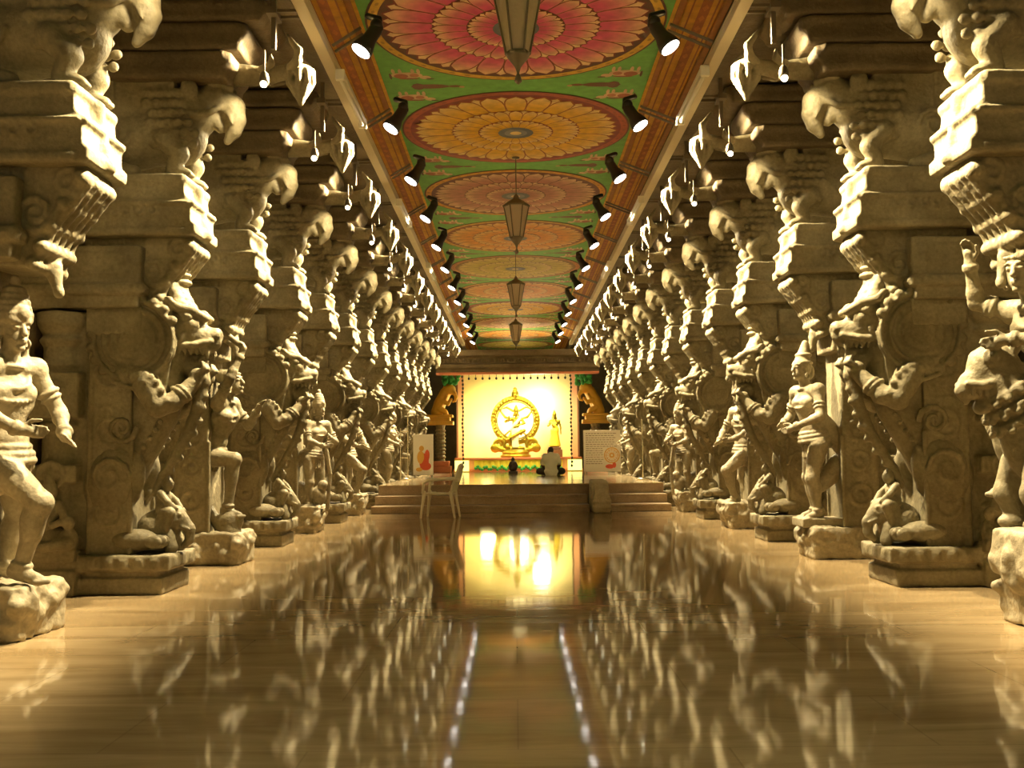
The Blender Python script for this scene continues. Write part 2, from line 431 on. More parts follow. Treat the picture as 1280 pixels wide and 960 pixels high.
def head(s, c, f, u, k, hat='crown', ears=True):
    f = unit(f); u = unit(u); u = (u-f*u.dot(f)).normalized(); r = f.cross(u).normalized()
    q = Matrix((f, r, u)).transposed().to_quaternion(); c = V(c)
    P = lambda a, b, z: c+(f*a+r*b+u*z)*k
    s.ell(P(-.01, 0, .02), (.095*k, .078*k, .115*k), q)
    s.ell(P(.03, 0, -.045), (.06*k, .055*k, .065*k), q)
    s.ell(P(.072, 0, -.095), (.024*k, .026*k, .02*k), q)
    s.cap(P(.09, 0, .03), P(.108, 0, -.015), .012*k, .018*k, 8)
    s.ell(P(.088, 0, -.05), (.018*k, .03*k, .009*k), q); s.ell(P(.086, 0, -.064), (.017*k, .025*k, .009*k), q)
    for g in (-1, 1):
        s.ell(P(.074, g*.033, .022), (.016*k, .021*k, .011*k), q)
        s.tube([P(.085, g*.012, .047), P(.084, g*.035, .053), P(.066, g*.06, .045)], .008*k, 6)
        if ears:
            s.ell(P(-.005, g*.082, 0), (.024*k, .012*k, .042*k), q)
    if hat in ('crown', 'cap', 'bun'):
        if ears:
            for g in (-1, 1): s.tor(P(-.005, g*.092, -.065), r, .022*k, .011*k, 14, 6)
    if hat == 'crown':
        for z, R in ((.07, .1), (.1, .1), (.135, .09), (.17, .08), (.205, .066), (.24, .05)):
            s.tor(P(-.01, 0, z), u, R*.86*k, .021*k, 18, 6)
        s.cap(P(-.01, 0, .06), P(-.01, 0, .27), .088*k, .03*k)
        s.ell(P(-.01, 0, .3), .03*k); s.ell(P(.09, 0, .105), (.02*k, .035*k, .04*k), q)
        for i in range(7):
            a = -1.2+i*.4; s.ell(P(.09*math.cos(a)-.01, .09*math.sin(a), .07), .014*k, None, 8, 6)
        for g in (-1, 1): s.tube([P(-.05, g*.08, .0), P(-.06, g*.1, -.08), P(-.04, g*.11, -.13)], [.03*k, .035*k, .02*k], 8)
    elif hat == 'cap':
        s.cap(P(-.015, 0, .06), P(-.05, 0, .27), .09*k, .035*k)
        for z, R in ((.07, .094), (.15, .078)): s.tor(P(-.02-.15*(z-.07), 0, z), u, R*.9*k, .017*k, 18, 6)
        s.tor(P(-.07, 0, -.02), r, .06*k, .03*k, 14, 6)
    elif hat == 'bun':
        s.ell(P(-.03, 0, .035), (.095*k, .09*k, .11*k), q)
        s.ell(P(-.11, 0, .09), (.07*k, .075*k, .07*k), q); s.tor(P(-.07, 0, .07), f, .06*k, .02*k, 16, 6)
        for i in range(9):
            a = -1.4+i*.35; s.ell(P(.075*math.cos(a), .085*math.sin(a), .085), .014*k, None, 8, 6)

def human(s, J, k=1., hat='crown', jewel=True, hands=True):
    """one continuous body on the joints J (right-hand figure scale k)"""
    pel, ch, nk, hd = V(J['pel']), V(J['chest']), V(J['neck']), V(J['head'])
    f = unit(J['face']); ft = unit(J.get('front', J['face']))
    shR, shL = V(J['shR']), V(J['shL'])
    ax = (shL-shR).normalized(); up = (ch-pel).normalized()
    qb = Matrix((ft, ax, up)).transposed().to_quaternion() if abs(ft.dot(ax)) < .6 else Quaternion()
    s.ell(ch, (.115*k, .165*k, .165*k), qb)
    s.ell(ch+ax*.075*k+ft*.055*k+up*.03*k, (.07*k, .085*k, .065*k), qb); s.ell(ch-ax*.075*k+ft*.055*k+up*.03*k, (.07*k, .085*k, .065*k), qb)
    s.cap(ch-up*.05*k, pel+up*.1*k, .115*k, .1*k); s.ell(pel+up*.13*k+ft*.02*k, (.105*k, .125*k, .1*k), qb)
    s.ell(pel, (.125*k, .165*k, .125*k), qb)
    s.cap(shR, shL, .07*k, .07*k); s.cap(ch+up*.1*k, nk, .08*k, .055*k); s.cap(nk, hd, .054*k, .054*k)
    for g in 'RL':
        sh, el, wr = V(J['sh'+g]), V(J['el'+g]), V(J['wr'+g]); hp, kn, an = V(J['hip'+g]), V(J['kn'+g]), V(J['an'+g])
        s.ell(sh, .074*k); s.cap(sh, el, .058*k, .045*k); s.cap(el, wr, .046*k, .031*k); s.ell(el+(wr-el)*.25, .047*k)
        if hands:
            hdv = V(J['hd'+g]) if 'hd'+g in J else (wr-el)
            hand(s, wr, hdv, J.get('pn'+g, tuple(ft)), k, J.get('curl', .6))
        s.cap(hp, kn, .1*k, .064*k); s.ell(kn, .066*k); s.cap(kn, an, .063*k, .04*k)
        s.ell(kn+(an-kn)*.3-unit(J.get('toe'+g, ft))*.015*k, (.065*k, .065*k, .12*k))
        td = unit(J.get('toe'+g, ft))
        s.cap(an-td*.03*k, an+td*.12*k+V((0, 0, -.045*k)), .045*k, .034*k)
        tx = td.cross(V((0, 0, 1)))
        for i in range(5): s.ell(an+td*(.165-.012*abs(i-1))*k+tx*(i-2)*.018*k+V((0, 0, -.055*k)), .016*k, None, 8, 6)
        if jewel:
            s.tor(sh+(el-sh)*.55, el-sh, .055*k, .014*k, 16, 6); s.tor(sh+(el-sh)*.68, el-sh, .052*k, .011*k, 16, 6)
            for t in (.86, .94): s.tor(el+(wr-el)*t, wr-el, .036*k, .012*k, 14, 6)
            s.tor(kn+(an-kn)*.9, an-kn, .046*k, .016*k, 16, 6); s.tor(kn+(an-kn)*.97, an-kn, .05*k, .013*k, 16, 6)
    head(s, hd, f, J.get('up', (0, 0, 1)), k, hat)
    if jewel:
        s.tor(nk+(ch-nk)*.12, nk-ch, .075*k, .016*k); s.tor(nk+(ch-nk)*.42+ft*.03*k, nk-ch+ft*.2, .105*k, .018*k)
        for i in range(11):
            a = -1.3+i*.26; s.ell(ch+up*(.02-.05*math.cos(a))*k+ft*(.13*math.cos(a*.8))*k+ax*.13*math.sin(a)*k, .016*k, None, 8, 6)
        for z, R in ((.09, .128), (.05, .145), (.01, .155)): s.tor(pel+up*z*k, up, R*k, .02*k, 24, 6)
        for i in range(18):
            a = 2*PI*i/18; e = ft*math.cos(a)*.14+ax*math.sin(a)*.16
            s.ell(pel+e*k-up*(.045+.02*math.cos(3*a))*k, .018*k, None, 8, 6)
        for i in range(7):
            a = -.9+i*.3; s.cap(pel+(ft*math.cos(a)*.135+ax*math.sin(a)*.15)*k-up*.06*k, pel+(ft*math.cos(a)*.145+ax*math.sin(a)*.14)*k-up*.17*k, .014*k, .018*k, 6)
    return s

# ------------------------------------------------------------------ pillar carving (local: +X towards the aisle, Z up)
def mk_plinth():
    s = S(); s.box((-.66, -.335, 0), (-.01, .335, .13)); s.box((-.64, -.30, .12), (-.05, .30, .19)); s.box((-.66, -.34, .18), (.04, .34, .30))
    for i in range(5): s.box((-.58+i*.12, -.36, .2), (-.52+i*.12, .36, .27))
    s.box((-1.7, -.40, 0), (-.66, .40, .20)); s.box((-1.66, -.36, .18), (-.66, .36, .34))
    for y in (-.2, 0, .2): s.box((.02, y-.05, .2), (.055, y+.05, .28))
    return organic('plinth', s, .013, M['stone'], 1, .010, 5)
def mk_rocky(h, x0=-.55, x1=.03, hw=.34, seed=0, amp=.035, taper=0.):
    s = S(); s.box((x0, -hw, 0), (x1-taper, hw, h*.55)); s.box((x0, -hw*.96, h*.5), (x1, hw*.96, h))
    for i in range(9):
        a = random.Random(seed+i)
        s.ell((x1-.02-taper*.5, a.uniform(-hw, hw), a.uniform(.1, h-.08)), a.uniform(.04, .085))
        s.ell((a.uniform(x0, x1), -hw, a.uniform(.1, h-.06)), a.uniform(.03, .06))
    s.box((-1.7, -.40, 0), (x0+.02, .40, .20)); s.box((-1.66, -.36, .18), (x0+.02, .36, .34))
    return organic('pedestal', s, .014, M['stone_pale'], 2, amp, 7)
def mk_shaft():
    s = S(); s.box((-.64, -.24, .28), (-.30, .24, 2.2)); s.box((-.66, -.27, 2.02), (-.22, .27, 2.24))
    for y in (-.24, .24):
        s.box((-.635, y-.02, .3), (-.60, y+.02, 2.0)); s.box((-.31, y-.02, .3), (-.275, y+.02, 1.2))
        for z, R in ((.62, .1), (.95, .085), (1.25, .1), (1.72, .12)):
            s.tor((-.46, y, z), (0, 1, 0), R, .018, 20, 6); s.ell((-.46, y, z), (.035, .025, .035))
            s.curl((-.5, z+.15), .07, .013, y, 1.3)
    return organic('shaft', s, .011, M['stone'], 1, .005, 8)
def mk_colonnette():
    s = S(); x, y = -.88, 0.
    for g in (-1, 1):
        y = g*.14
        s.lathe((x, y, 0), [(.2, .3), (.2, .42), (.15, .46), (.15, .56), (.185, .6), (.15, .66), (.14, .7), (.14, 1.26), (.175, 1.28), (.175, 1.32), (.14, 1.34),
                            (.14, 1.74), (.17, 1.78), (.14, 1.83), (.14, 1.92), (.19, 1.98), (.15, 2.02), (.21, 2.1), (.21, 2.2)], 16)
        s.box((x-.19, y-.19, .86), (x+.19, y+.19, 1.0)); s.box((x-.2, y-.2, 1.36), (x+.2, y+.2, 1.72))
        for h in (.92, 1.54):
            s.tor((x, y+g*.2, h), (0, 1, 0), .1, .022, 18, 6); s.ell((x, y+g*.2, h), (.05, .04, .05))
            for i in range(6):
                a = i*PI/3; s.ell((x+.06*math.cos(a), y+g*.2, h+.06*math.sin(a)), .022, None, 8, 6)
    s.box((-1.02, -.2, .3), (-.64, .2, 2.2))
    return organic('colonnette', s, .012, M['stone'], 1, .004, 8)
def mk_rear():
    s = S(); s.box((-1.62, -.3, .3), (-1.1, .3, 2.2))
    for z0, z1 in ((.3, .5), (1.1, 1.4), (1.95, 2.2)): s.box((-1.68, -.34, z0), (-1.04, .34, z1))
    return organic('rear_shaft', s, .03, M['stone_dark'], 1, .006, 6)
def mk_capital():
    s = S()
    s.box((-1.68, -.33, 2.14), (-.15, .33, 2.24)); s.box((-1.7, -.36, 2.24), (-.11, .36, 2.33)); s.box((-1.66, -.31, 2.32), (-.14, .31, 2.64))
    for i in range(20): s.ell((-1.6+i*.075, -.36, 2.285), .02, None, 8, 6); s.ell((-1.6+i*.075, .36, 2.285), .02, None, 8, 6)
    for i in range(10): s.ell((-.105, -.32+i*.071, 2.285), .02, None, 8, 6)
    s.box((-1.5, -.325, 2.4), (-.8, .325, 2.58)); s.box((-.7, -.325, 2.4), (-.22, .325, 2.58))
    return organic('capital', s, .013, M['stone'], 1, .008, 6)
def mk_bracket():
    s = S(); P = [(-.6, 2.2), (-.1, 2.17), (-.03, 2.2), (-.01, 2.28), (.02, 2.36), (.07, 2.44), (.13, 2.51), (.19, 2.56), (.24, 2.62), (.27, 2.70), (.26, 2.79), (-.6, 2.79)]
    s.prism(P, -.2, .2)
    for x, z, r in ((.235, 2.7, .05), (.13, 2.545, .04), (.05, 2.42, .04), (.0, 2.29, .045), (-.05, 2.19, .04)): s.cap((x, -.2, z), (x, .2, z), r, r, 10)
    for y in (-.2, .2):
        s.curl((.15, 2.68), .09, .02, y, 1.5); s.curl((-.04, 2.5), .13, .026, y, 1.8, -1); s.tor((-.3, y, 2.5), (0, 1, 0), .14, .022, 18, 6); s.ell((-.3, y, 2.5), (.06, .03, .06))
        for i in range(7): s.ell((-.52+.07*i, y, 2.74), .024, None, 8, 6)
        for i in range(6):
            a = i*PI/3; s.ell((-.3+.09*math.cos(a), y, 2.5+.09*math.sin(a)), .028, None, 8, 6)
    for i in range(5): s.tube([(-.02, -.16+.08*i, 2.22), (.06, -.16+.08*i, 2.4), (.16, -.16+.08*i, 2.53), (.27, -.16+.08*i, 2.68)], .02, 6)
    s.cap((-.02, 0, 2.2), (.02, 0, 2.06), .06, .03); s.ell((.025, 0, 2.04), .035)
    return organic('bracket', s, .011, M['stone'], 1, .008, 7)
def mk_architrave():
    s = S()
    P = [(-1.72, 2.64), (.40, 2.63), (.475, 2.645), (.48, 2.72), (.445, 2.75), (.44, 2.85), (.455, 2.865), (.47, 2.88), (.47, 2.905), (.43, 2.92), (.40, 2.95), (.39, 3.04), (.41, 3.06), (.41, 3.10), (.37, 3.12), (-1.72, 3.12)]
    s.prism(P, -.31, .31); s.box((-1.72, -.335, 2.87), (.43, .335, 2.905)); s.box((-1.72, -.33, 3.05), (.38, .33, 3.12)); s.box((-1.72, -.325, 2.64), (.4, .325, 2.69))
    for i in range(16):
        x = .02-i*.1
        for y in (-.32, .32):
            if i < 6: s.tor((x+.12, y, 2.83), (0, 1, 0), .032, .011, 12, 6); s.ell((x+.12, y, 2.79), (.014, .02, .02), None, 8, 6)
    s.cap((.47, 0, 2.68), (.44, 0, 2.84), .05, .035, 8); s.cap((.41, 0, 2.93), (.40, 0, 3.05), .04, .05, 8)
    return organic('architrave', s, .0125, M['stone'], 1, .008, 5)
def mk_lion():
    s = S()
    s.tube([(-.75, 0, 3.4), (-.4, 0, 3.46), (-.08, 0, 3.5)], [.22, .25, .24]); s.box((-1.5, -.24, 3.1), (-.35, .24, 3.92)); s.box((-.5, -.2, 3.5), (.12, .2, 3.92))
    s.ell((.06, 0, 3.52), (.27, .23, .27)); s.ell((.2, 0, 3.7), (.22, .2, .22))
    for g in (-1, 1):
        s.ell((-.55, g*.2, 3.34), (.22, .1, .22)); s.tube([(-.5, g*.22, 3.2), (-.3, g*.22, 3.16), (-.18, g*.22, 3.15)], [.09, .075, .055])
        s.tube([(.06, g*.2, 3.42), (.17, g*.2, 3.3), (.12, g*.19, 3.17)], [.09, .075, .06]); s.ell((.18, g*.18, 3.15), (.09, .07, .045))
        for i in range(3): s.ell((.25, g*(.14+i*.04), 3.135), (.035, .022, .025), None, 8, 6)
        s.ell((.46, g*.11, 3.83), .036); s.ell((.24, g*.19, 3.84), (.07, .03, .09), Quaternion((0, 1, 0), -.5))
        s.tube([(.54, g*.05, 3.88), (.46, g*.12, 3.9), (.34, g*.15, 3.92)], .024, 6)
        for j in range(6):
            for i in range(5): s.ell((-.02+.075*i-.02*j+.035*(j % 2), g*(.235-.012*abs(j-2)-.02*max(0, i-3)), 3.38+.085*j), (.04, .022, .038), None, 8, 6)
        s.cap((.53, g*.08, 3.66), (.57, g*.1, 3.56), .022, .009, 6); s.curl((-.34, 3.46), .14, .02, g*.25, 1.6, g)
        s.tube([(.5, g*.09, 3.74), (.4, g*.14, 3.66), (.28, g*.17, 3.64)], .026, 6)
    s.ell((.38, 0, 3.8), (.16, .15, .14)); s.tube([(.44, 0, 3.8), (.53, 0, 3.74), (.56, 0, 3.64), (.55, 0, 3.54), (.5, 0, 3.46)], [.12, .105, .085, .06, .035])
    s.cap((.38, 0, 3.66), (.44, 0, 3.58), .075, .05)
    for i in range(6): s.ell((.42-.055*i, 0, 3.95-.006*i*i), (.04, .06, .035), None, 8, 6)
    for z in (3.7, 3.64, 3.58): s.tor((.56-(3.7-z)*.1, 0, z), (.3, 0, 1), .065, .014, 16, 6)
    return organic('lion_bracket', s, .011, M['stone'], 1, .007, 8)
def mk_corbel(z0, z1, x1, hw):
    s = S(); s.box((-1.72, -hw, z0), (x1, hw, z1)); s.prism([(x1-.02, z0+.03), (x1+.06, z0+(z1-z0)*.5), (x1+.06, z1), (x1-.02, z1)], -hw*.95, hw*.95)
    s.box((-1.72, -hw-.03, z1-.05), (x1, hw+.03, z1))
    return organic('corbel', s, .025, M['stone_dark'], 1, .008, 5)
def mk_bud():
    s = S()
    s.tube([(.4, 0, 4.02), (.7, 0, 4.0), (.9, 0, 4.04), (1.0, 0, 4.03)], [.1, .075, .06, .06])
    s.lathe((1.0, 0, 0), [(.01, 3.74), (.03, 3.78), (.065, 3.86), (.085, 3.93), (.06, 3.98), (.1, 4.01), (.11, 4.05), (.05, 4.09)], 14)
    for i in range(8):
        a = i*PI/4; s.tube([(1+.09*math.cos(a), .09*math.sin(a), 4.03), (1+.1*math.cos(a), .1*math.sin(a), 3.94), (1+.05*math.cos(a), .05*math.sin(a), 3.83)], [.03, .024, .012], 6)
    return organic('lotus_bud', s, .011, M['stone'], 1, .004, 9)
def mk_horn():
    s = S(); s.tube([(.93, .06, 4.05), (1.0, .15, 4.07), (1.02, .19, 4.14), (.96, .18, 4.22), (.92, .17, 4.29)], [.04, .038, .032, .024, .01], 8)
    s.tube([(.7, .05, 4.02), (.72, .15, 4.0), (.8, .2, 4.03), (.8, .2, 4.1)], [.04, .035, .03, .014], 8)
    return organic('horn', s, .011, M['stone'], 1)

def mk_yali():
    s = S()
    s.prism([(-.5, .36), (-.36, .36), (-.33, .62), (-.25, .86), (-.13, 1.08), (-.03, 1.28), (.04, 1.48), (.07, 1.7), (.1, 2.0), (.08, 2.28), (-.5, 2.28)], -.2, .2)
    s.tube([(-.36, 0, .9), (-.22, 0, 1.12), (-.1, 0, 1.36), (-.04, 0, 1.6), (-.03, 0, 1.9)], [.19, .16, .175, .2, .2])
    for g in (-1, 1):
        # haunch, hock and foot
        s.ell((-.36, g*.17, .84), (.23, .13, .3), Quaternion((0, 1, 0), .35)); s.tube([(-.26, g*.14, .74), (-.42, g*.14, .54), (-.35, g*.14, .4)], [.1, .08, .075])
        s.ell((-.2, g*.18, .37), (.19, .1, .085))
        for i in range(4): s.ell((-.02+.025*(i in (1, 2)), g*.18+(i-1.5)*.052, .355), (.065, .03, .055), None, 10, 7)
        s.curl((-.36, .86), .16, .02, g*.29, 1.5); s.curl((-.28, 1.24), .12, .022, g*.25, 1.5, g)
        # great coiled mane behind the jaw
        for R, r in ((.31, .02), (.24, .018), (.17, .018), (.1, .018)): s.tor((-.2, g*.25, 1.93), (0, 1, 0), R, r, 28, 6)
        s.ell((-.2, g*.2, 1.93), (.33, .065, .33))
        for i in range(16):
            a = PI*.15+i*PI*1.5/15; s.ell((-.2+.335*math.cos(a), g*.24, 1.93+.335*math.sin(a)), (.042, .035, .042), None, 8, 6)
        # foreleg bent up to the chin
        s.tube([(-.1, g*.23, 1.58), (.0, g*.25, 1.41), (.11, g*.22, 1.44), (.25, g*.13, 1.60)], [.11, .09, .075, .06]); s.ell((.27, g*.11, 1.65), (.07, .065, .07))
        for i in range(4): s.tube([(.29, g*.11+(i-1.5)*.034, 1.67), (.335, g*.11+(i-1.5)*.034, 1.71), (.315, g*.11+(i-1.5)*.034, 1.76)], [.022, .02, .013], 6)
        for t in (.35, .5): s.tor((.11+.14*t, g*(.22-.09*t), 1.44+.16*t), (.14, -g*.09, .16), .07, .014, 16, 6)
        # feathered shoulder scales
        for j in range(4):
            for i in range(7):
                t = i/6; s.ell((-.3+.04*j+.26*t, g*(.25+.016*j), 1.70+.03*j-.2*t*t+.035*math.sin(PI*t)-.05*j), (.03, .022, .042), Quaternion((0, 1, 0), .7), 8, 6)
        s.tube([(-.34, g*.26, 1.6), (-.16, g*.29, 1.54), (-.04, g*.28, 1.4)], .018, 6)
        # face
        s.ell((.2, g*.125, 2.07), .06); s.tor((.2, g*.135, 2.07), (.3, g, 0), .066, .016, 16, 6)
        s.tube([(.31, g*.06, 2.12), (.23, g*.14, 2.17), (.12, g*.19, 2.2), (.05, g*.2, 2.27)], [.035, .04, .034, .015], 8)
        s.ell((.0, g*.2, 2.17), (.055, .035, .1), Quaternion((0, 1, 0), -.4))
        for i in range(6): s.cap((.12+.043*i, g*(.13-.012*i), 1.875), (.125+.043*i, g*(.125-.012*i), 1.825), .021, .01, 6)
        s.cap((.33, g*.08, 1.89), (.34, g*.09, 1.78), .026, .008, 6)
        s.ell((.38, g*.05, 1.985), (.045, .04, .04)); s.tube([(.36, g*.09, 1.93), (.24, g*.14, 1.9), (.1, g*.16, 1.9)], .026, 6)
        s.curl((.1, 1.98), .07, .018, g*.175, 1.3, -1)
        for i in range(12):   # bead edge down the belly
            t = i/11; s.ell((.1-.13*t-.33*t*t, g*.205, 1.55-.72*t), .022, None, 8, 6)
    s.ell((.08, 0, 2.03), (.23, .19, .2)); s.cap((.15, 0, 1.99), (.31, 0, 1.95), .145, .11); s.ell((.38, 0, 2.0), (.05, .07, .05))
    s.cap((.06, 0, 1.75), (.24, 0, 1.725), .09, .065); s.ell((.04, 0, 1.82), (.11, .11, .13)); s.cap((.2, 0, 1.8), (.3, 0, 1.81), .035, .025)
    return organic('lion_beast_statue', s, .0085, M['stone'], 1, .007, 8, .014)
def mk_mane():
    s = S()
    for j in range(6):
        z = 2.12+.052*j; w = .16-.012*j
        for i in range(5):
            y = -w+2*w*i/4; s.ell((.2-.03*j-.4*y*y+.02*(i % 2), y, z), (.05, .042, .042), None, 10, 7)
    s.ell((.06, 0, 2.2), (.12, .15, .2)); s.cap((.08, 0, 2.38), (.1, 0, 2.5), .07, .045); s.tor((.09, 0, 2.42), (0, 0, 1), .07, .02); s.tor((.1, 0, 2.48), (0, 0, 1), .055, .018)
    for g in (-1, 1):
        for i in range(6): s.ell((.1-.055*i, g*(.16+.01*i), 2.22-.015*i*i*.6), (.045, .035, .05), None, 10, 7)
    return organic('mane', s, .009, M['stone'], 1, .004, 8)
def mk_trunk():
    s = S(); s.tube([(.27, 0, 1.78), (.28, 0, 1.62), (.24, 0, 1.42), (.16, 0, 1.2), (.06, 0, 1.02), (-.04, 0, .86), (-.1, 0, .72)], [.05, .052, .048, .044, .04, .036, .03])
    for i in range(9):
        t = i/8; s.ell((.3-.36*t*t, 0, 1.6-.8*t), .03, None, 8, 6)
    return organic('trunk', s, .009, M['stone'], 1)
def mk_beast():
    s = S()
    s.ell((-.16, 0, .5), (.2, .17, .19)); s.ell((-.02, 0, .6), (.12, .12, .13)); s.tube([(.07, 0, .58), (.13, 0, .5), (.13, 0, .4), (.08, 0, .35)], [.065, .05, .042, .03])
    for g in (-1, 1):
        s.ell((-.06, g*.14, .6), (.08, .02, .1)); s.tube([(-.05, g*.1, .45), (0, g*.12, .34)], [.07, .06]); s.cap((.07, g*.06, .53), (.15, g*.07, .5), .018, .01, 6)
        s.ell((.06, g*.08, .64), .02, None, 8, 6)
    # rider crouched on top
    s.ell((-.12, 0, .78), (.07, .085, .1)); s.ell((-.08, 0, .92), (.055, .055, .065)); s.cap((-.09, 0, .96), (-.1, 0, 1.03), .045, .015)
    for g in (-1, 1): s.tube([(-.12, g*.08, .84), (-.04, g*.12, .76), (.02, g*.08, .7)], [.035, .03, .025], 8); s.tube([(-.12, g*.07, .7), (0, g*.15, .66), (-.04, g*.16, .52)], [.05, .042, .03], 8)
    return organic('elephant_and_rider', s, .009, M['stone'], 1, .006, 9)

def warrior():
    s = S(); k = 1.06
    J = dict(pel=(-.30, 0, 1.03), chest=(-.29, -.02, 1.42), neck=(-.27, -.03, 1.64), head=(-.24, -.04, 1.82), face=(.85, -.5, -.05), front=(.75, -.65, 0),
             shR=(-.36, -.17, 1.6), shL=(-.19, .13, 1.6), elR=(-.30, -.29, 1.33), wrR=(-.12, -.2, 1.22), elL=(-.06, .2, 1.34), wrL=(.04, .06, 1.2), hdR=(.8, .3, -.1), hdL=(.4, -.8, -.3),
             hipR=(-.27, -.1, 1.0), hipL=(-.33, .1, 1.0), knR=(.0, -.16, .79), anR=(-.12, -.15, .39), knL=(-.3, .2, .68), anL=(-.38, .18, .38), toeR=(1, -.25, 0), toeL=(.7, .5, 0))
    human(s, J, k, 'crown'); s.box((-.72, -.14, .3), (-.5, .14, 2.0)); s.cap((-.55, 0, .9), (-.36, 0, 1.3), .1, .1)
    return organic('warrior_statue', s, .0072, M['stone_pale'], 1, .004, 9)
def dancer():
    s = S(); k = 1.04
    J = dict(pel=(-.26, 0, 1.08), chest=(-.12, -.02, 1.42), neck=(-.08, -.02, 1.62), head=(-.02, -.03, 1.78), face=(.95, -.25, .15), front=(.9, -.4, 0),
             shR=(-.13, -.17, 1.58), shL=(-.07, .14, 1.58), elR=(.02, -.28, 1.82), wrR=(.1, -.2, 2.05), elL=(.08, .2, 1.36), wrL=(.2, .06, 1.5), hdR=(.3, .1, .9), hdL=(.4, -.3, .7), pnR=(-1, 0, 0),
             hipR=(-.22, -.1, 1.05), hipL=(-.28, .1, 1.03), knR=(.03, -.14, 1.02), anR=(-.04, -.12, .52), knL=(-.42, .12, .72), anL=(-.36, .12, .38), toeR=(.9, -.2, 0), toeL=(.8, .3, 0))
    human(s, J, k, 'bun')
    s.tube([(.13, -.19, 2.12), (-.05, -.2, 2.26), (-.25, -.2, 2.4)], [.026, .034, .06], 8)
    s.ell((-.42, 0, .75), (.12, .2, .4)); s.box((-.62, -.2, .3), (-.44, .2, 2.0)); s.ell((-.02, -.12, .41), (.14, .1, .1)); s.cap((-.02, -.12, .42), (-.02, -.12, .3), .1, .12)
    s.cap((-.3, -.05, .62), (-.1, -.12, .34), .05, .06)
    return organic('dancer_statue', s, .0075, M['stone'], 1, .004, 9)
def guardian():
    s = S(); k = .98
    J = dict(pel=(-.18, 0, 1.15), chest=(-.12, 0, 1.5), neck=(-.1, 0, 1.69), head=(-.06, -.01, 1.86), face=(.92, -.38, .02), front=(.9, -.4, 0),
             shR=(-.17, -.19, 1.64), shL=(-.06, .18, 1.64), elR=(-.15, -.31, 1.38), wrR=(.06, -.14, 1.28), elL=(-.02, .3, 1.4), wrL=(.1, .1, 1.33), hdR=(.5, .8, -.3), hdL=(.4, -.8, -.2),
             hipR=(-.18, -.1, 1.1), hipL=(-.18, .1, 1.1), knR=(-.1, -.13, .78), anR=(-.16, -.12, .44), knL=(-.14, .12, .78), anL=(-.2, .12, .44), toeR=(1, -.3, 0), toeL=(1, .2, 0))
    human(s, J, k, 'cap'); s.box((-.62, -.2, .3), (-.4, .2, 2.0)); s.cap((-.45, 0, 1.1), (-.2, 0, 1.4), .1, .09); s.box((-.4, -.2, .3), (.02, .2, .385))
    s.cap((-.42, 0, .9), (-.22, 0, .7), .12, .07)
    return organic('guardian_statue', s, .0075, M['stone_pale'], 1, .004, 9)
def attendant():
    s = S(); k = .9
    J = dict(pel=(-.12, 0, 1.03), chest=(-.08, 0, 1.35), neck=(-.07, 0, 1.53), head=(-.03, -.01, 1.68), face=(.8, -.6, 0), front=(.8, -.6, 0),
             shR=(-.17, -.14, 1.48), shL=(.04, .14, 1.48), elR=(-.12, -.27, 1.25), wrR=(.07, -.22, 1.18), elL=(.17, .18, 1.24), wrL=(.12, -.02, 1.3), hdR=(.8, .4, .1), hdL=(-.2, -.8, .4),
             hipR=(-.16, -.08, 1.0), hipL=(-.06, .08, 1.0), knR=(-.14, -.11, .68), anR=(-.16, -.1, .36), knL=(-.02, .1, .68), anL=(-.06, .1, .36), toeR=(.8, -.6, 0), toeL=(1, 0, 0))
    human(s, J, k, 'crown'); s.box((-.62, -.2, .3), (-.42, .2, 2.0)); s.cap((-.5, 0, .9), (-.15, 0, 1.1), .13, .08); s.box((-.42, -.2, .28), (.06, .2, .33))
    s.tube([(.1, -.2, 1.16), (.16, -.2, .8), (.12, -.2, .32)], [.03, .025, .03], 8); s.ell((-.3, .0, .5), (.18, .16, .2))
    s.ell((-.02, -.05, .5), (.1, .12, .14)); s.ell((.04, -.08, .64), .07)
    return organic('attendant_statue', s, .0075, M['stone_pale'], 1, .004, 9)
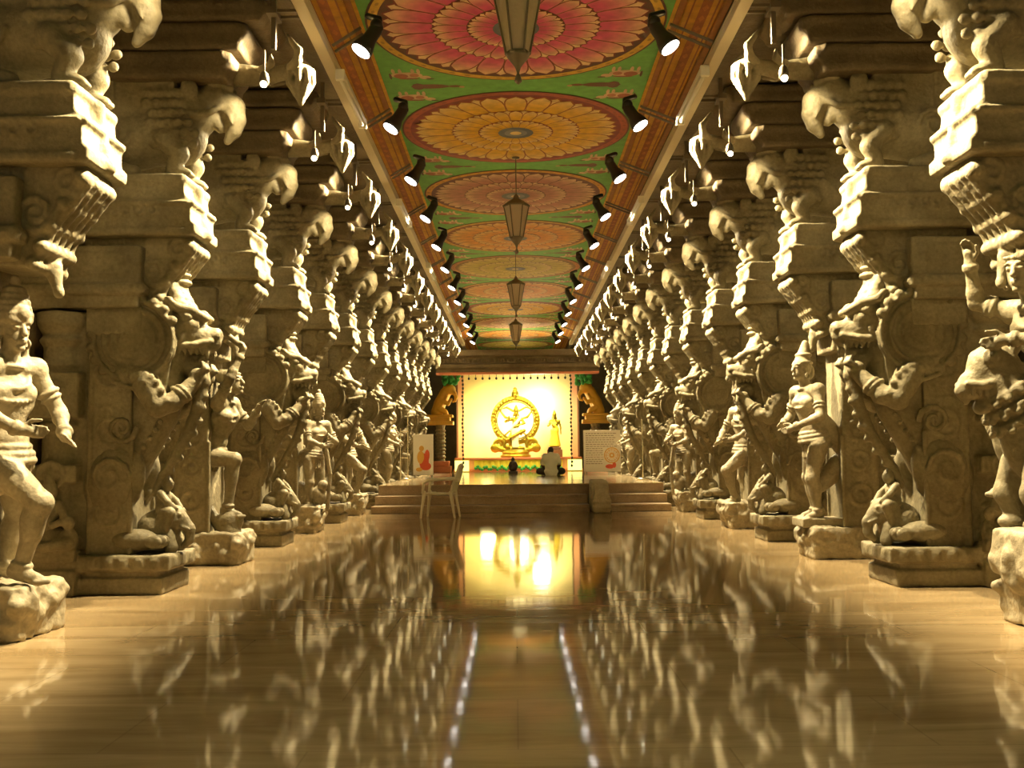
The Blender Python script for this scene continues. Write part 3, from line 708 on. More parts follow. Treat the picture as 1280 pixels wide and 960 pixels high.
def rider():
    s = S(); k = 1.08
    # jewelled beast turned to the aisle
    s.ell((-.22, 0, 1.12), (.34, .22, .33)); s.tube([(-.05, 0, 1.25), (.1, 0, 1.42), (.14, 0, 1.55)], [.2, .16, .14]); s.ell((.16, 0, 1.55), (.15, .12, .13)); s.cap((.2, 0, 1.52), (.3, 0, 1.42), .1, .075)
    s.cap((.14, 0, 1.40), (.24, 0, 1.30), .055, .045); s.tube([(.31, 0, 1.46), (.35, 0, 1.4), (.33, 0, 1.34)], [.05, .04, .025])
    for g in (-1, 1):
        s.ell((.2, g*.11, 1.6), .042); s.tor((.2, g*.115, 1.6), (.2, g, .1), .05, .014, 14, 6); s.tube([(.34, g*.07, 1.44), (.26, g*.1, 1.43), (.16, g*.12, 1.46)], .022, 6); [s.cap((.2+.04*q, g*.08, 1.41), (.2+.04*q, g*.08, 1.36), .016, .008, 6) for q in range(4)]; s.ell((.06, g*.1, 1.68), (.035, .02, .07)); s.tube([(-.05, g*.15, .95), (.02, g*.17, .78), (-.04, g*.16, .6)], [.11, .08, .06]); s.ell((.0, g*.16, .6), (.09, .07, .05))
        s.tube([(-.4, g*.15, .95), (-.44, g*.16, .75), (-.4, g*.16, .6)], [.12, .08, .06])
    for t in (0, .5, 1):
        s.tor((-.02+.1*t, 0, 1.28+.14*t), (.55, 0, .8), .2-.03*t, .024)
        for i in range(14):
            a = 2*PI*i/14; x, y, d = frame((.55, 0, .8)); p = V((-.02+.1*t, 0, 1.25+.14*t))+(x*math.cos(a)+y*math.sin(a))*(.215-.03*t); s.ell(p, .024, None, 8, 6)
    for x in (-.3, -.22):
        s.tor((x, 0, 1.12), (1, 0, 0), .31, .02, 28, 6)
        for i in range(20):
            a = 2*PI*i/20; s.ell((x+.04, .235*math.cos(a), 1.12+.33*math.sin(a)), .026, None, 8, 6)
    J = dict(pel=(-.3, 0, 1.42), chest=(-.16, 0, 1.76), neck=(-.1, -.01, 1.95), head=(-.02, -.04, 2.12), face=(.75, -.65, -.1), front=(.8, -.6, 0),
             shR=(-.2, -.18, 1.9), shL=(-.07, .17, 1.9), elR=(-.08, -.32, 1.68), wrR=(.12, -.16, 1.7), elL=(.12, .27, 1.98), wrL=(.18, .2, 2.22), hdR=(.9, .3, -.2), hdL=(.1, -.1, 1),
             hipR=(-.28, -.14, 1.38), hipL=(-.28, .14, 1.38), knR=(.0, -.3, 1.2), anR=(-.1, -.28, .82), knL=(.0, .3, 1.2), anL=(-.1, .28, .82), toeR=(1, -.2, 0), toeL=(1, .2, 0))
    human(s, J, k, 'bun'); s.box((-.62, -.22, .5), (-.42, .22, 2.1)); s.cap((-.5, 0, 1.5), (-.25, 0, 1.75), .12, .1)
    return organic('rider_statue', s, .0078, M['stone'], 1, .004, 9)
def mk_niche():     # small seated attendants carved on the plinth behind the main figure
    s = S()
    for z, k in ((.34, 1.),):
        s.ell((-.88, -.34, z+.1), (.12, .08, .1)); s.ell((-.88, -.36, z+.28), (.08, .07, .13)); s.ell((-.87, -.37, z+.46), .062); s.cap((-.87, -.37, z+.5), (-.88, -.37, z+.58), .05, .02)
        for g in (-1, 1): s.tube([(-.88+g*.08, -.36, z+.36), (-.88+g*.15, -.4, z+.24), (-.88+g*.06, -.43, z+.2)], [.032, .03, .026], 8); s.tube([(-.88+g*.05, -.38, z+.08), (-.88+g*.17, -.42, z+.06), (-.88, -.45, z+.04)], [.05, .045, .035], 8)
    s.ell((-.72, -.36, .42), (.07, .06, .1)); s.ell((-.72, -.38, .56), .05); s.box((-1.06, -.42, .26), (-.66, -.28, .35))
    return organic('seated_attendants', s, .009, M['stone'], 1, .004, 9)

MM = dict(plinth=mk_plinth(), shaft=mk_shaft(), colonnette=mk_colonnette(), rear=mk_rear(), capital=mk_capital(), bracket=mk_bracket(), architrave=mk_architrave(),
          lion=mk_lion(), c1=mk_corbel(4.06, 4.28, .42, .3), c2=mk_corbel(4.28, 4.5, .55, .33), c3=mk_corbel(4.5, 4.67, .72, .36), bud=mk_bud(), horn=mk_horn(),
          yali=mk_yali(), mane=mk_mane(), trunk=mk_trunk(), beast=mk_beast(), niche=mk_niche(),
          ped=mk_rocky(.31, seed=1, hw=.30), ped2=mk_rocky(.36, seed=4, amp=.045, taper=.05), ped3=mk_rocky(.57, seed=9, x0=-.6, amp=.02, taper=.06, hw=.24))
ST = dict(warrior=warrior(), dancer=dancer(), guardian=guardian(), attendant=attendant(), rider=rider())

CX = .10; HALF = 2.80
def pillar(side, y, kind, ped=None, label='', z=0., sdx=0., pdx=0., bdx=0.):
    sx = -1 if side == 'left' else 1
    sdx += dict(yali=-.09, guardian=.08, dancer=-.1).get(kind, 0)
    root = empty('lion_beast_pillar' if kind == 'yali' else 'figure_pillar', (CX+sx*HALF, y, z), 0 if sx < 0 else PI)
    tag(root, label, 'pillar', 'carved granite pillars of the %s row' % side)
    if kind == 'yali': part('plinth', MM['plinth'], root)
    else: part('pedestal', MM[ped or 'ped'], root, (pdx, .1 if ped == 'ped3' else 0, 0))
    part('shaft', MM['shaft'], root, (bdx, 0, 0)); part('colonnette', MM['colonnette'], root); part('rear_shaft', MM['rear'], root)
    part('capital', MM['capital'], root, (-.08, 0, .08)); part('bracket', MM['bracket'], root, (-.11, 0, .02)); part('architrave', MM['architrave'], root, (-.27, 0, .16)); part('lion_bracket', MM['lion'], root, (-.13, 0, .17))
    for c in ('c1', 'c2', 'c3'): part('corbel', MM[c], root)
    b = part('lotus_bud', MM['bud'], root, (-.03, 0, .17)); part('horn', MM['horn'], b); part('horn', MM['horn'], b, sc=(1, -1, 1))
    if kind == 'yali':
        st = part('lion_beast_statue', MM['yali'], root, (sdx, 0, .04)); part('mane', MM['mane'], st); part('trunk', MM['trunk'], st); part('elephant_and_rider', MM['beast'], root, (-.02, 0, .05), sc=(.85, .85, .85))
    else:
        # figures are carved facing the camera end of the hall on both rows
        part(kind+'_statue', ST[kind], root, (sdx, 0, 0), sc=(1, 1 if sx < 0 else -1, 1))
    part('seated_attendants', MM['niche'], root, sc=(1, 1 if sx < 0 else -1, 1))
    return root

Y0, DY = 6.27, 2.035
ordn = ['first', 'second', 'third', 'fourth', 'fifth', 'sixth', 'seventh', 'eighth', 'ninth', 'tenth', 'eleventh', 'twelfth', 'thirteenth', 'fourteenth']
Lk = ['warrior', 'yali', 'dancer', 'yali', 'attendant', 'yali', 'warrior', 'yali', 'guardian', 'yali', 'dancer', 'yali', 'attendant', 'yali']
Rk = ['rider', 'yali', 'guardian', 'yali', 'warrior', 'yali', 'attendant', 'yali', 'dancer', 'yali', 'guardian', 'yali', 'warrior', 'yali']
desc = dict(warrior='crowned stone warrior stepping forward on a rough block', yali='rearing stone lion-beast, paws at its mouth', dancer='stone dancer with club overhead, one knee raised',
            guardian='standing stone guard in tall cap, hands folded', attendant='small crowned stone attendant with staff', rider='bare-headed stone rider on jewelled beast')
for i in range(13):
    y = Y0+DY*i
    pillar('left', y, Lk[i], 'ped2' if i in (4, 6) else 'ped', '%s left-row pillar, %s' % (ordn[i], desc[Lk[i]]), sdx=-.1 if i == 0 else 0, pdx=-.16 if i == 0 else 0, bdx=-.24 if i == 0 else 0)
    pillar('right', y, Rk[i], 'ped3' if i == 0 else ('ped2' if i in (4, 6) else 'ped'), '%s right-row pillar, %s' % (ordn[i], desc[Rk[i]]), sdx=-.17 if i == 0 else 0, pdx=-.04 if i == 0 else 0, bdx=-.24 if i == 0 else 0)

# plain pillars of the side aisles
def mk_plain():
    s = S(); s.box((-.4, -.4, 0), (.4, .4, .4)); s.box((-.28, -.28, .4), (.28, .28, 3.6)); s.box((-.36, -.36, 1.4), (.36, .36, 1.8)); s.box((-.36, -.36, 2.6), (.36, .36, 2.9))
    s.box((-.5, -.5, 3.5), (.5, .5, 3.8)); s.box((-.8, -.36, 3.8), (.8, .36, 4.2))
    s.lathe((0, 0, 0), [(.36, .5), (.36, .62), (.3, .7)], 16)
    return s
pm = dict()
def split_plain():
    a = S(); a.box((-.4, -.4, 0), (.4, .4, .3)); a.box((-.36, -.36, .3), (.36, .36, .42))
    b = S(); b.lathe((0, 0, 0), [(.3, .4), (.3, 1.3), (.34, 1.36), (.34, 1.84), (.3, 1.9), (.3, 2.5), (.35, 2.6), (.35, 2.9), (.3, 3.0), (.3, 3.55)], 8, rot=PI/8)
    c = S(); c.box((-.45, -.45, 3.5), (.45, .45, 3.75)); c.box((-.85, -.34, 3.75), (.85, .34, 4.1)); c.box((-1.0, -.36, 4.1), (1.0, .36, 4.52))
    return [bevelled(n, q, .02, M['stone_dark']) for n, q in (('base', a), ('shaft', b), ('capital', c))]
pb, ps, pc = split_plain()
for sx, nm in ((-1, 'left'), (1, 'right')):
    for i in range(3):
        t = empty('plain_pillar', (CX+sx*6.3, 6.3+i*4.07, 0)); tag(t, 'plain eight-sided stone pillar in the dim %s side aisle' % nm, 'pillar', 'plain pillars of the %s side aisle' % nm)
        part('base', pb, t); part('shaft', ps, t); part('capital', pc, t)

# ------------------------------------------------------------------ setting
s = S(); s.box((-9, -8, -.2), (9, 40, 0)); struct('floor', s.mesh('floor', mt=M['floor']))
s = S()
for x0, x1, y0, y1, z0, z1 in ((-9, -8.7, -8, 40, 0, 5.3),): s.box((x0, y0, z0), (x1, y1, z1))
struct('wall_left', s.mesh('wall_left', mt=M['plaster']))
s = S(); s.box((8.7, -8, 0), (9, 40, 5.3)); struct('wall_right', s.mesh('wall_right', mt=M['plaster']))
s = S(); s.box((-9, -8.2, 0), (9, -8, 5.3)); struct('wall_back', s.mesh('wall_back', mt=M['plaster']))
s = S(); s.box((-9, 40, 0), (9, 40.2, 5.3)); struct('wall_front', s.mesh('wall_front', mt=M['plaster']))
for sx, nm in ((-1, 'left'), (1, 'right')):
    a, b = sorted((CX+sx*1.86, sx*9)); s = S(); s.box((a, -8, 5.1), (b, 40, 5.3)); struct('ceiling_'+nm, s.mesh('ceiling_'+nm, mt=M['stone_dark']))
    a, b = sorted((CX+sx*1.86, CX+sx*4.4)); s = S(); s.box((a, -8, 4.69), (b, 40, 5.1)); struct('trim_beam_'+nm, s.mesh('trim_beam_'+nm, mt=M['stone_dark']))

# painted ceiling
ZC = 5.0; CXC = .05
GREEN = (.14, .42, .085); GOLD = (.72, .40, .04); RED = (.36, .07, .03); CREAM = (.78, .62, .36); BROWN = (.10, .035, .02)
s = S()
s.box((CXC-1.81, -8, ZC), (CXC+1.81, 40, ZC+.3), GREEN)
for sx in (-1, 1):
    def bx(x0, x1, z0, z1, col):
        a, b = sorted((CXC+sx*x0, CXC+sx*x1)); s.box((a, -8, z0), (b, 40, z1), col)
    bx(1.50, 1.86, ZC-.05, ZC+.01, (.62, .31, .025)); bx(1.44, 1.50, ZC-.02, ZC+.01, (.35, .14, .03)); bx(1.405, 1.44, ZC-.008, ZC+.01, GOLD)
    bx(1.625, 1.715, ZC-.056, ZC-.04, (.36, .11, .02)); bx(1.80, 1.86, ZC-.09, ZC, (.3, .12, .02)); bx(1.76, 1.775, ZC-.054, ZC-.04, (.3, .1, .02)); bx(1.545, 1.56, ZC-.054, ZC-.04, (.3, .1, .02))
    for i in range(150):
        y = 4+i*.22; x = CXC+sx*1.67
        s.add([(x-.03, y, ZC-.058), (x, y-.07, ZC-.058), (x+.03, y, ZC-.058), (x, y+.07, ZC-.058)], [(0, 1, 2, 3)], (.5, .17, .03))
MS, MD0, MR = 3.108, 9.3, 1.385
def blob(s, cx, cy, rx, ry, z, col, n=14, rot=0.):
    vs = []
    for i in range(n):
        a = 2*PI*i/n; x, y = rx*math.cos(a), ry*math.sin(a); vs.append((cx+x*math.cos(rot)-y*math.sin(rot), cy+x*math.sin(rot)+y*math.cos(rot), z))
    s.add(vs, [tuple(range(n))], col)
for k in range(-1, 10):
    yc = MD0+MS*(k+.5)
    for sx in (-1, 1):
        X = lambda x: CXC+sx*x
        for dy, c1 in ((-.33, (.74, .52, .32)), (.33, (.74, .52, .32))):     # pairs of cattle
            y = yc+dy; z = ZC-.002
            blob(s, X(1.14), y, .17, .085, z, c1); blob(s, X(.95), y+.06, .06, .05, z-.001, c1); blob(s, X(1.2), y+.02, .075, .065, z-.001, (.4, .12, .07)); blob(s, X(1.06), y+.0, .05, .05, z-.0015, (.5, .2, .12))
            for lx in (1.01, 1.07, 1.2, 1.27): blob(s, X(lx), y-.11, .02, .075, z, c1, 8)
            blob(s, X(.9), y+.1, .045, .016, z-.002, BROWN, 8); blob(s, X(1.12), y+.09, .11, .02, z-.002, (.3, .08, .05)); blob(s, X(1.31), y+.02, .014, .09, z-.001, BROWN, 8)
        blob(s, X(.92), yc, .21, .065, ZC-.002, (.16, .06, .03)); blob(s, X(.66), yc, .07, .035, ZC-.002, (.2, .08, .04)); blob(s, X(.58), yc+.02, .03, .03, ZC-.003, (.5, .3, .15)); blob(s, X(1.05), yc, .07, .1, ZC-.003, (.14, .05, .03), 8)
me = s.mesh('ceiling', mt=M['paint'], color=True); struct('ceiling', me)

def lerp(a, b, t): return tuple(x+(y-x)*t for x, y in zip(a, b))
def ring(s, r0, r1, z, col, n=72):
    vs = []; fs = []
    for i in range(n):
        a = 2*PI*i/n
        for r in (r0, r1): vs.append((r*math.cos(a), r*math.sin(a), z))
    for i in range(n): fs.append((2*i, 2*i+1, 2*((i+1) % n)+1, 2*((i+1) % n)))
    s.add(vs, fs, col)
def petals(s, n, r0, r1, z, cb, ct, line, off=0., wid=1.):
    for i in range(n):
        a0 = 2*PI*(i+off)/n; da = PI/n*wid*1.12
        for grow, zz, fill in ((1., z, False), (.9, z-.0018, True)):
            vs = []; cs = []; fs = []; nu, nv = 7, 8
            for jv in range(nv+1):
                t = jv/nv; r = r0+(r1-r0)*(t if not fill else t*.965)
                w = da*grow*math.sqrt(max(0., 1-max(0, (t-.55)/.45)**2.2))*(.82+.18*min(1, t*2))
                for ju in range(nu):
                    u = -1+2*ju/(nu-1); a = a0+w*u
                    vs.append((r*math.cos(a), r*math.sin(a), zz))
                    if fill:
                        e = max(0, (t-.45)/.55)**1.5; e = max(e, (abs(u)**3)*max(0, t-.3)*.9)
                        c = lerp(cb, ct, min(1, e)); c = lerp(line, c, min(1, .35+t*2.2)) if t < .3 else c
                        cs.append(c)
                    else: cs.append(line)
            for jv in range(nv):
                for ju in range(nu-1):
                    a = jv*nu+ju; fs.append((a, a+1, a+nu+1, a+nu))
            s.add(vs, fs, cs)
def medallion(pal):
    s = S(); R = MR
    s.lathe((0, 0, 0), [(R, -.0005), (R, -.006)], 72, col=BROWN)
    ring(s, R*.985, R*.925, -.0075, pal['rim'])
    for i in range(48):
        a = 2*PI*i/48; blob(s, R*.955*math.cos(a), R*.955*math.sin(a), .036, .018, -.009, lerp(pal['rim'], BROWN, .45), 6, a+PI/2)
    ring(s, R*.925, R*.2, -.008, pal['ground'])
    L = pal['line']
    petals(s, 24, R*.45, R*.9, -.0095, pal['tip'], pal['tip'], L, .5, .8); petals(s, 24, R*.4, R*.905, -.0125, pal['base'], pal['tip'], L, 0, .92)
    ring(s, R*.56, R*.18, -.016, pal['ground'])
    petals(s, 24, R*.3, R*.575, -.0175, pal['tip'], pal['tip'], L, .5, .8); petals(s, 24, R*.24, R*.575, -.0205, pal['base'], pal['tip'], L, 0, .92)
    ring(s, R*.33, R*.05, -.024, pal['ground'])
    petals(s, 20, R*.13, R*.335, -.0255, pal['tip'], pal['tip'], L, .5, .8); petals(s, 20, R*.1, R*.335, -.0285, pal['base'], pal['tip'], L, 0, .92)
    ring(s, R*.155, .0001, -.032, (.10, .11, .14)); ring(s, R*.1, .0001, -.034, (.2, .2, .22)); ring(s, R*.05, .0001, -.0355, pal['tip'])
    return s.mesh('painted_medallion', mt=M['paint'], color=True)
PAL = [dict(rim=(.70, .42, .05), ground=BROWN, base=(.62, .07, .2), tip=(.80, .58, .32), line=(.2, .03, .02)),
       dict(rim=(.42, .09, .05), ground=(.22, .03, .03), base=(.76, .42, .015), tip=(.82, .62, .26), line=(.35, .1, .015)),
       dict(rim=(.68, .32, .03), ground=(.15, .05, .04), base=(.42, .16, .13), tip=(.70, .48, .28), line=(.16, .05, .04)),
       dict(rim=(.66, .38, .06), ground=(.25, .07, .02), base=(.70, .28, .03), tip=(.76, .52, .2), line=(.3, .1, .02)),
       dict(rim=(.5, .2, .06), ground=(.25, .13, .03), base=(.46, .36, .06), tip=(.68, .5, .2), line=(.2, .13, .03)),
       dict(rim=(.62, .36, .08), ground=(.25, .08, .03), base=(.64, .26, .07), tip=(.74, .5, .2), line=(.3, .1, .03))]
names = ['pink lotus medallion with gold rim painted on the ceiling, behind the nearest lantern', 'golden yellow lotus medallion with red rim painted on the green ceiling', 'mauve lotus medallion with orange rim painted on the green ceiling',
         'orange lotus medallion with pale gold rim on the ceiling, fourth in line', 'olive green lotus medallion with brick rim on the ceiling, fifth in line', 'salmon orange lotus medallion on the ceiling, sixth in line',
         'yellow lotus medallion on the ceiling, seventh from the near end', 'mauve lotus medallion far along the ceiling, eighth from the near end', 'orange lotus medallion far along the ceiling, ninth from the near end', 'last lotus medallion on the ceiling, just above the shrine cornice']
order = [0, 1, 2, 3, 4, 5, 1, 2, 3, 4]; mm_ = [medallion(p) for p in PAL]
for k in range(10):
    o = part('painted_medallion', mm_[order[k]], None, (CXC, MD0+MS*k, ZC)); tag(o, names[k], 'ceiling painting', 'lotus medallions painted along the ceiling')

# ------------------------------------------------------------------ rails, lamps, lanterns
RX, RZ = 1.70, 4.50
for sx, nm in ((-1, 'left'), (1, 'right')):
    x = CX+sx*RX
    s = S(); s.box((x-.05, 1, RZ-.035), (x+.05, 32.5, RZ+.035)); s.box((x-.055, 1, RZ+.03), (x-.045, 32.5, RZ+.06)); s.box((x+.045, 1, RZ+.03), (x+.055, 32.5, RZ+.06))
    root = empty('cable_rail', (0, 0, 0)); tag(root, 'long beige metal rail carrying the spotlights along the %s side of the ceiling' % nm, 'rail')
    part('channel', bevelled('channel', s, .006, M['rail']), root)
    for i in range(14):
        y = Y0+DY*i-.55; s = S()
        for dy in (0, .12): s.bar((x+sx*.02, y+dy, RZ-.02), (x+sx*.27, y+dy, RZ-.02), .022, .022)
        s.bar((x+sx*.24, y+.06, RZ-.3), (x+sx*.24, y+.06, RZ+.18), .035, .035); s.box((x+sx*.24-.04, y-.04, RZ-.05), (x+sx*.24+.04, y+.16, RZ+.0))
        part('bracket', s.mesh('bracket', mt=M['iron']), root)
def mk_lamp():
    ax = V((-.5, -.2, -.85)).normalized()        # left-row lamp; mirrored for the other row
    a = V((0, 0, 0)); b = -ax
    body = S(); body.lathe(a, [(.085, .012), (.092, .02), (.09, .05), (.075, .1), (.06, .14), (.058, .24), (.05, .28), (.03, .3)], 20, ax=tuple(b))
    face = S(); face.lathe(a, [(.082, .004), (.082, .014)], 20, ax=tuple(b))
    yoke = S(); h = a+b*.22
    yoke.tube([h, h+V((.05, 0, .03)), h+V((.04, .02, .12)), h+V((-.06, .05, .16))], .028, 8); yoke.ell(h+V((.02, 0, .06)), .055)
    return body.mesh('housing', True, M['black']), face.mesh('lamp_face', False, M['lamp']), yoke.mesh('yoke', True, M['black'])
hb, hf, hy = mk_lamp()
qs = S(); qs.box((-.04, 0, -.065), (.04, .05, .03)); capm = bevelled('end_cap', qs, .006, M['white_enamel'])
LZ = 4.39; LXo = 1.29; LY0 = 8.36; LDY = 2.05
bulbm = S(); bulbm.ell((0, 0, 0), .028); bulbm = bulbm.mesh('bulb', True, M['bulb'])
sm = S(); sm.lathe((0, 0, 0), [(.038, -.01), (.04, .03), (.03, .07), (.015, .09)], 14); sm.bar((0, 0, .08), (0, 0, .26), .015, .015); sm = sm.mesh('lamp_holder', True, M['iron'])
def spot(name, loc, d, power, size, blend, color, rad=.07):
    l = bpy.data.lights.new(name, 'SPOT'); l.energy = power; l.spot_size = math.radians(size); l.spot_blend = blend; l.color = color; l.shadow_soft_size = rad
    o = bpy.data.objects.new(name, l); COL.objects.link(o); o.location = loc; o.rotation_euler = V(d).to_track_quat('-Z', 'Y').to_euler(); return o
def point(name, loc, power, color, rad=.05):
    l = bpy.data.lights.new(name, 'POINT'); l.energy = power; l.color = color; l.shadow_soft_size = rad
    o = bpy.data.objects.new(name, l); COL.objects.link(o); o.location = loc; return o
WARM = (1., .80, .46)
P_SPOT, P_BULB = 2500, 40
for sx, nm in ((-1, 'left'), (1, 'right')):
    for i in range(-3, 12):
        y = LY0+LDY*i; x = .04+sx*LXo
        d = V((sx*.5, -.2, -.85)).normalized()
        spot('spot_light', (x+d.x*.03, y+d.y*.03, LZ+d.z*.03), (sx*.715, -.33, -.61), P_SPOT, 85, .62, WARM)
        if i >= 0:
            root = empty('spotlight', (x, y, LZ)); n = i
            tag(root, '%s black spotlight from the near end on the %s rail, lit' % (ordn[n], nm), 'spotlight', 'spotlights on the %s rail' % nm)
            ms = (1 if sx < 0 else -1, 1, 1)
            part('housing', hb, root, sc=ms); part('lamp_face', hf, root, sc=ms, label='glowing white lamp face'); part('yoke', hy, root, sc=ms)
            arm = S()
            for dy in (0., .13): arm.bar((sx*.01, .1+dy, .25), (sx*(RX-LXo-.09)+.06, .16+dy, .12), .02, .02)
            part('arm', arm.mesh('arm', mt=M['iron']), root)
    for i in range(13):
        y = Y0+DY*i-.38; x = CX+sx*(RX+.34)
        if i:      # the lamp of the first pair hangs above the picture
            root = empty('small_lamp', (x, y, 3.98)); tag(root, '%s small round lamp hung beside the %s row of stone buds' % (ordn[i-1], nm), 'lamp', 'small lamps along the %s row' % nm)
            part('bulb', bulbm, root, (0, -.02, -.02)); part('lamp_holder', sm, root)
        spot('small_lamp_light', (x+sx*.03, y+.03, 3.95), (sx*.33, .38, -.17), P_BULB, 50, .6, WARM, .05)
    for i in range(5):
        y = 8.85+4.6*i; x = CX+sx*(RX-.0)
        root = empty('hanging_tube_light', (x-sx*.1, y, RZ-.10)); tag(root, '%s ivory tube-light batten on the %s rail, unlit' % (ordn[i], nm), 'tube light', 'tube-light battens on the %s rail' % nm)
        s = S(); s.box((-.035, 0, -.02), (.035, 1.35, .03)); part('batten', bevelled('batten', s, .008, M['white_enamel']), root)
        s = S(); s.cap((0, .06, -.045), (0, 1.29, -.045), .018, .018, 10); part('tube', s.mesh('tube', True, M['white_enamel']), root)
        for e in (-.02, 1.32): part('end_cap', capm, root, (0, e, 0))

# hanging lanterns
def mk_lantern():
    n = 6; rt, rb, zt, zb = .165, .085, .42, .0
    P = lambda r, z, i: V((r*math.cos(2*PI*i/n), r*math.sin(2*PI*i/n), z))
    g = S(); g.lathe((0, 0, 0), [(rb*.97, zb+.01), (rt*.97, zt-.01)], n, closed=False)
    f = S()
    for i in range(n):
        f.tube([P(rb, zb, i), P(rt, zt, i)], .009, 6); f.tube([P(rt, zt, i), P(rt, zt, i+1)], .010, 6); f.tube([P(rb, zb, i), P(rb, zb, i+1)], .010, 6)
    c = S(); c.lathe((0, 0, 0), [(.185, .415), (.18, .43), (.1, .49), (.045, .52), (.03, .56), (.012, .58)], n)
    b = S(); b.lathe((0, 0, 0), [(.006, -.22), (.028, -.2), (.02, -.17), (.008, -.14), (.02, -.1), (.05, -.06), (.075, -.03), (.09, 0)], 12)
    r = S(); r.cap((0, 0, .56), (0, 0, 1.06), .007, .007, 8); r.lathe((0, 0, 0), [(.05, 1.058), (.05, 1.072)], 12)
    return (('glass', g.mesh('glass', mt=M['glass'])), ('frame', f.mesh('frame', True, M['iron'])), ('cap', c.mesh('cap', mt=M['iron'])), ('finial', b.mesh('finial', True, M['iron'])), ('rod', r.mesh('rod', True, M['iron'])))
lm = mk_lantern()
for i, (y, lab) in enumerate(((7.15, 'nearest hanging glass lantern, cut off by the top of the picture'), (13.4, 'second hanging glass lantern, in front of the orange medallion'), (19.7, 'third hanging glass lantern along the hall'), (26., 'farthest small hanging glass lantern, just above the shrine cornice'))):
    root = empty('hanging_lantern', (CXC, y, 3.88)); tag(root, lab, 'lantern', 'hexagonal lanterns hanging from the ceiling')
    for n, me in lm: part(n, me, root)

# ------------------------------------------------------------------ stage and steps
SZ = .48
s = S()
xl, xr = CX-HALF+.12, CX+HALF-.12
s.box((xl, 19.5, .0), (xr, 40, SZ-.02))
o = struct('trim_stage', s.mesh('trim_stage', mt=M['step']))
s = S(); s.box((xl, 19.45, SZ-.02), (xr, 40, SZ)); struct('floor_stage', s.mesh('floor_stage', mt=M['stage']))
root = empty('stage_steps', (0, 18.5, 0)); tag(root, 'low brown stone steps running across the hall up to the shrine floor', 'steps')
for z0, z1, y0, nosing in ((0, .13, 0, .02), (.13, .29, .5, .02)):
    for a, b in ((xl, 1.32), (1.70, xr)):
        s = S(); s.box((a, y0+nosing, z0), (b, .945, z1-.04)); s.box((a, y0, z1-.04), (b, .945, z1)); part('step', bevelled('step', s, .008, M['step']), root)
s = S(); s.box((1.36, 18.1, 0), (1.66, 19.43, .28)); s.prismx([(18.12, .26), (19.43, .26), (19.43, .56), (18.5, .56), (18.3, .52), (18.16, .42)], 1.38, 1.64); s.tor((1.36, 18.5, .36), (1, 0, 0), .1, .025)
for z in (.08, .18): s.box((1.34, 18.08, z), (1.68, 18.4, z+.04))
o = part('balustrade', organic('balustrade', s, .016, M['stone_pale'], 2, .01, 6)); tag(o, 'short round-topped stone balustrade block on the steps, right of centre', 'balustrade')

# ------------------------------------------------------------------ plastic chair
root = empty('plastic_chair', (-1.24, 17.3, 0), -.12); tag(root, 'white plastic armchair standing sideways before the steps', 'chair')
s = S(); vs = []; n = 10          # seat: dished sheet (facing -X)
for i in range(n+1):
    for j in range(n+1):
        u, v = i/n, j/n; vs.append((-.24+.46*u, -.22+.44*v, .42-.035*math.sin(PI*v)*math.sin(PI*min(1, u*1.2))-.02*u))
s.add(vs, [(i*(n+1)+j, (i+1)*(n+1)+j, (i+1)*(n+1)+j+1, i*(n+1)+j+1) for i in range(n) for j in range(n)])
me = s.mesh('seat_raw', True, M['plastic']); o = part('seat', me, root); m_ = o.modifiers.new('t', 'SOLIDIFY'); m_.thickness = .018
s = S()
for i in range(7):
    y = -.18+.06*i; s.tube([(.2, y, .44), (.27, y*1.05, .66), (.33, y, .86-.03*abs(i-3)/3)], [.016, .014, .014], 8)
s.tube([(.2, -.22, .42), (.28, -.24, .66), (.335, -.17, .85), (.345, 0, .88), (.335, .17, .85), (.28, .24, .66), (.2, .22, .42)], [.022]*7, 8); s.tube([(.26, -.22, .6), (.275, 0, .61), (.26, .22, .6)], .02, 8)
part('backrest', s.mesh('backrest', True, M['plastic']), root)
for g in (-1, 1):
    s = S(); s.tube([(.27, g*.26, .64), (.1, g*.285, .645), (-.16, g*.285, .63), (-.24, g*.27, .58), (-.26, g*.26, .42)], [.02, .026, .028, .024, .022], 8); part('armrest', s.mesh('armrest', True, M['plastic']), root)
    for a, b in (((-.24, g*.23, .42), (-.29, g*.28, .0)), ((.2, g*.21, .42), (.27, g*.25, .0))):
        s = S(); a, b = V(a), V(b); s.tube([a, a+(b-a)*.4, b+V((0, 0, .012))], [.036, .026, .018], 8); s.cap(a+V((0, 0, -.02)), a+V((-.1 if a.x > 0 else .1, 0, -.01)), .025, .012, 8); part('leg', s.mesh('leg', True, M['plastic']), root)

# ------------------------------------------------------------------ shrine
YS = 33.2
root = empty('shrine_platform', (CX, YS, SZ)); tag(root, 'yellow-fronted shrine platform below the golden statue', 'platform')
s = S(); s.box((-1.98, -.4, 0), (1.98, 1.6, .38)); part('body', bevelled('body', s, .01, M['salmon']), root)
s = S(); s.box((-2.02, -.46, .38), (2.02, 1.6, .45)); s.box((-2.05, -.48, 0), (2.05, -.38, .09)); part('ledge', bevelled('ledge', s, .012, M['coral']), root)
s = S()
n = 90
vs = []
for i in range(n+1):
    x = -1.4+2.8*i/n
    for z in (.09, .37): vs.append((x, -.43-.012*math.sin(i*1.1), z))
s.add(vs, [(2*i, 2*i+2, 2*i+3, 2*i+1) for i in range(n)])
o = part('front_cloth', s.mesh('front_cloth', True, M['goldcloth']), root)
s = S()
for i in range(40): s.ell((-1.35+2.7*i/39, -.47, .12+.05*math.sin(i*1.7)), .05, None, 8, 6)
part('flower_heap', s.mesh('flower_heap', True, M['green']), root)
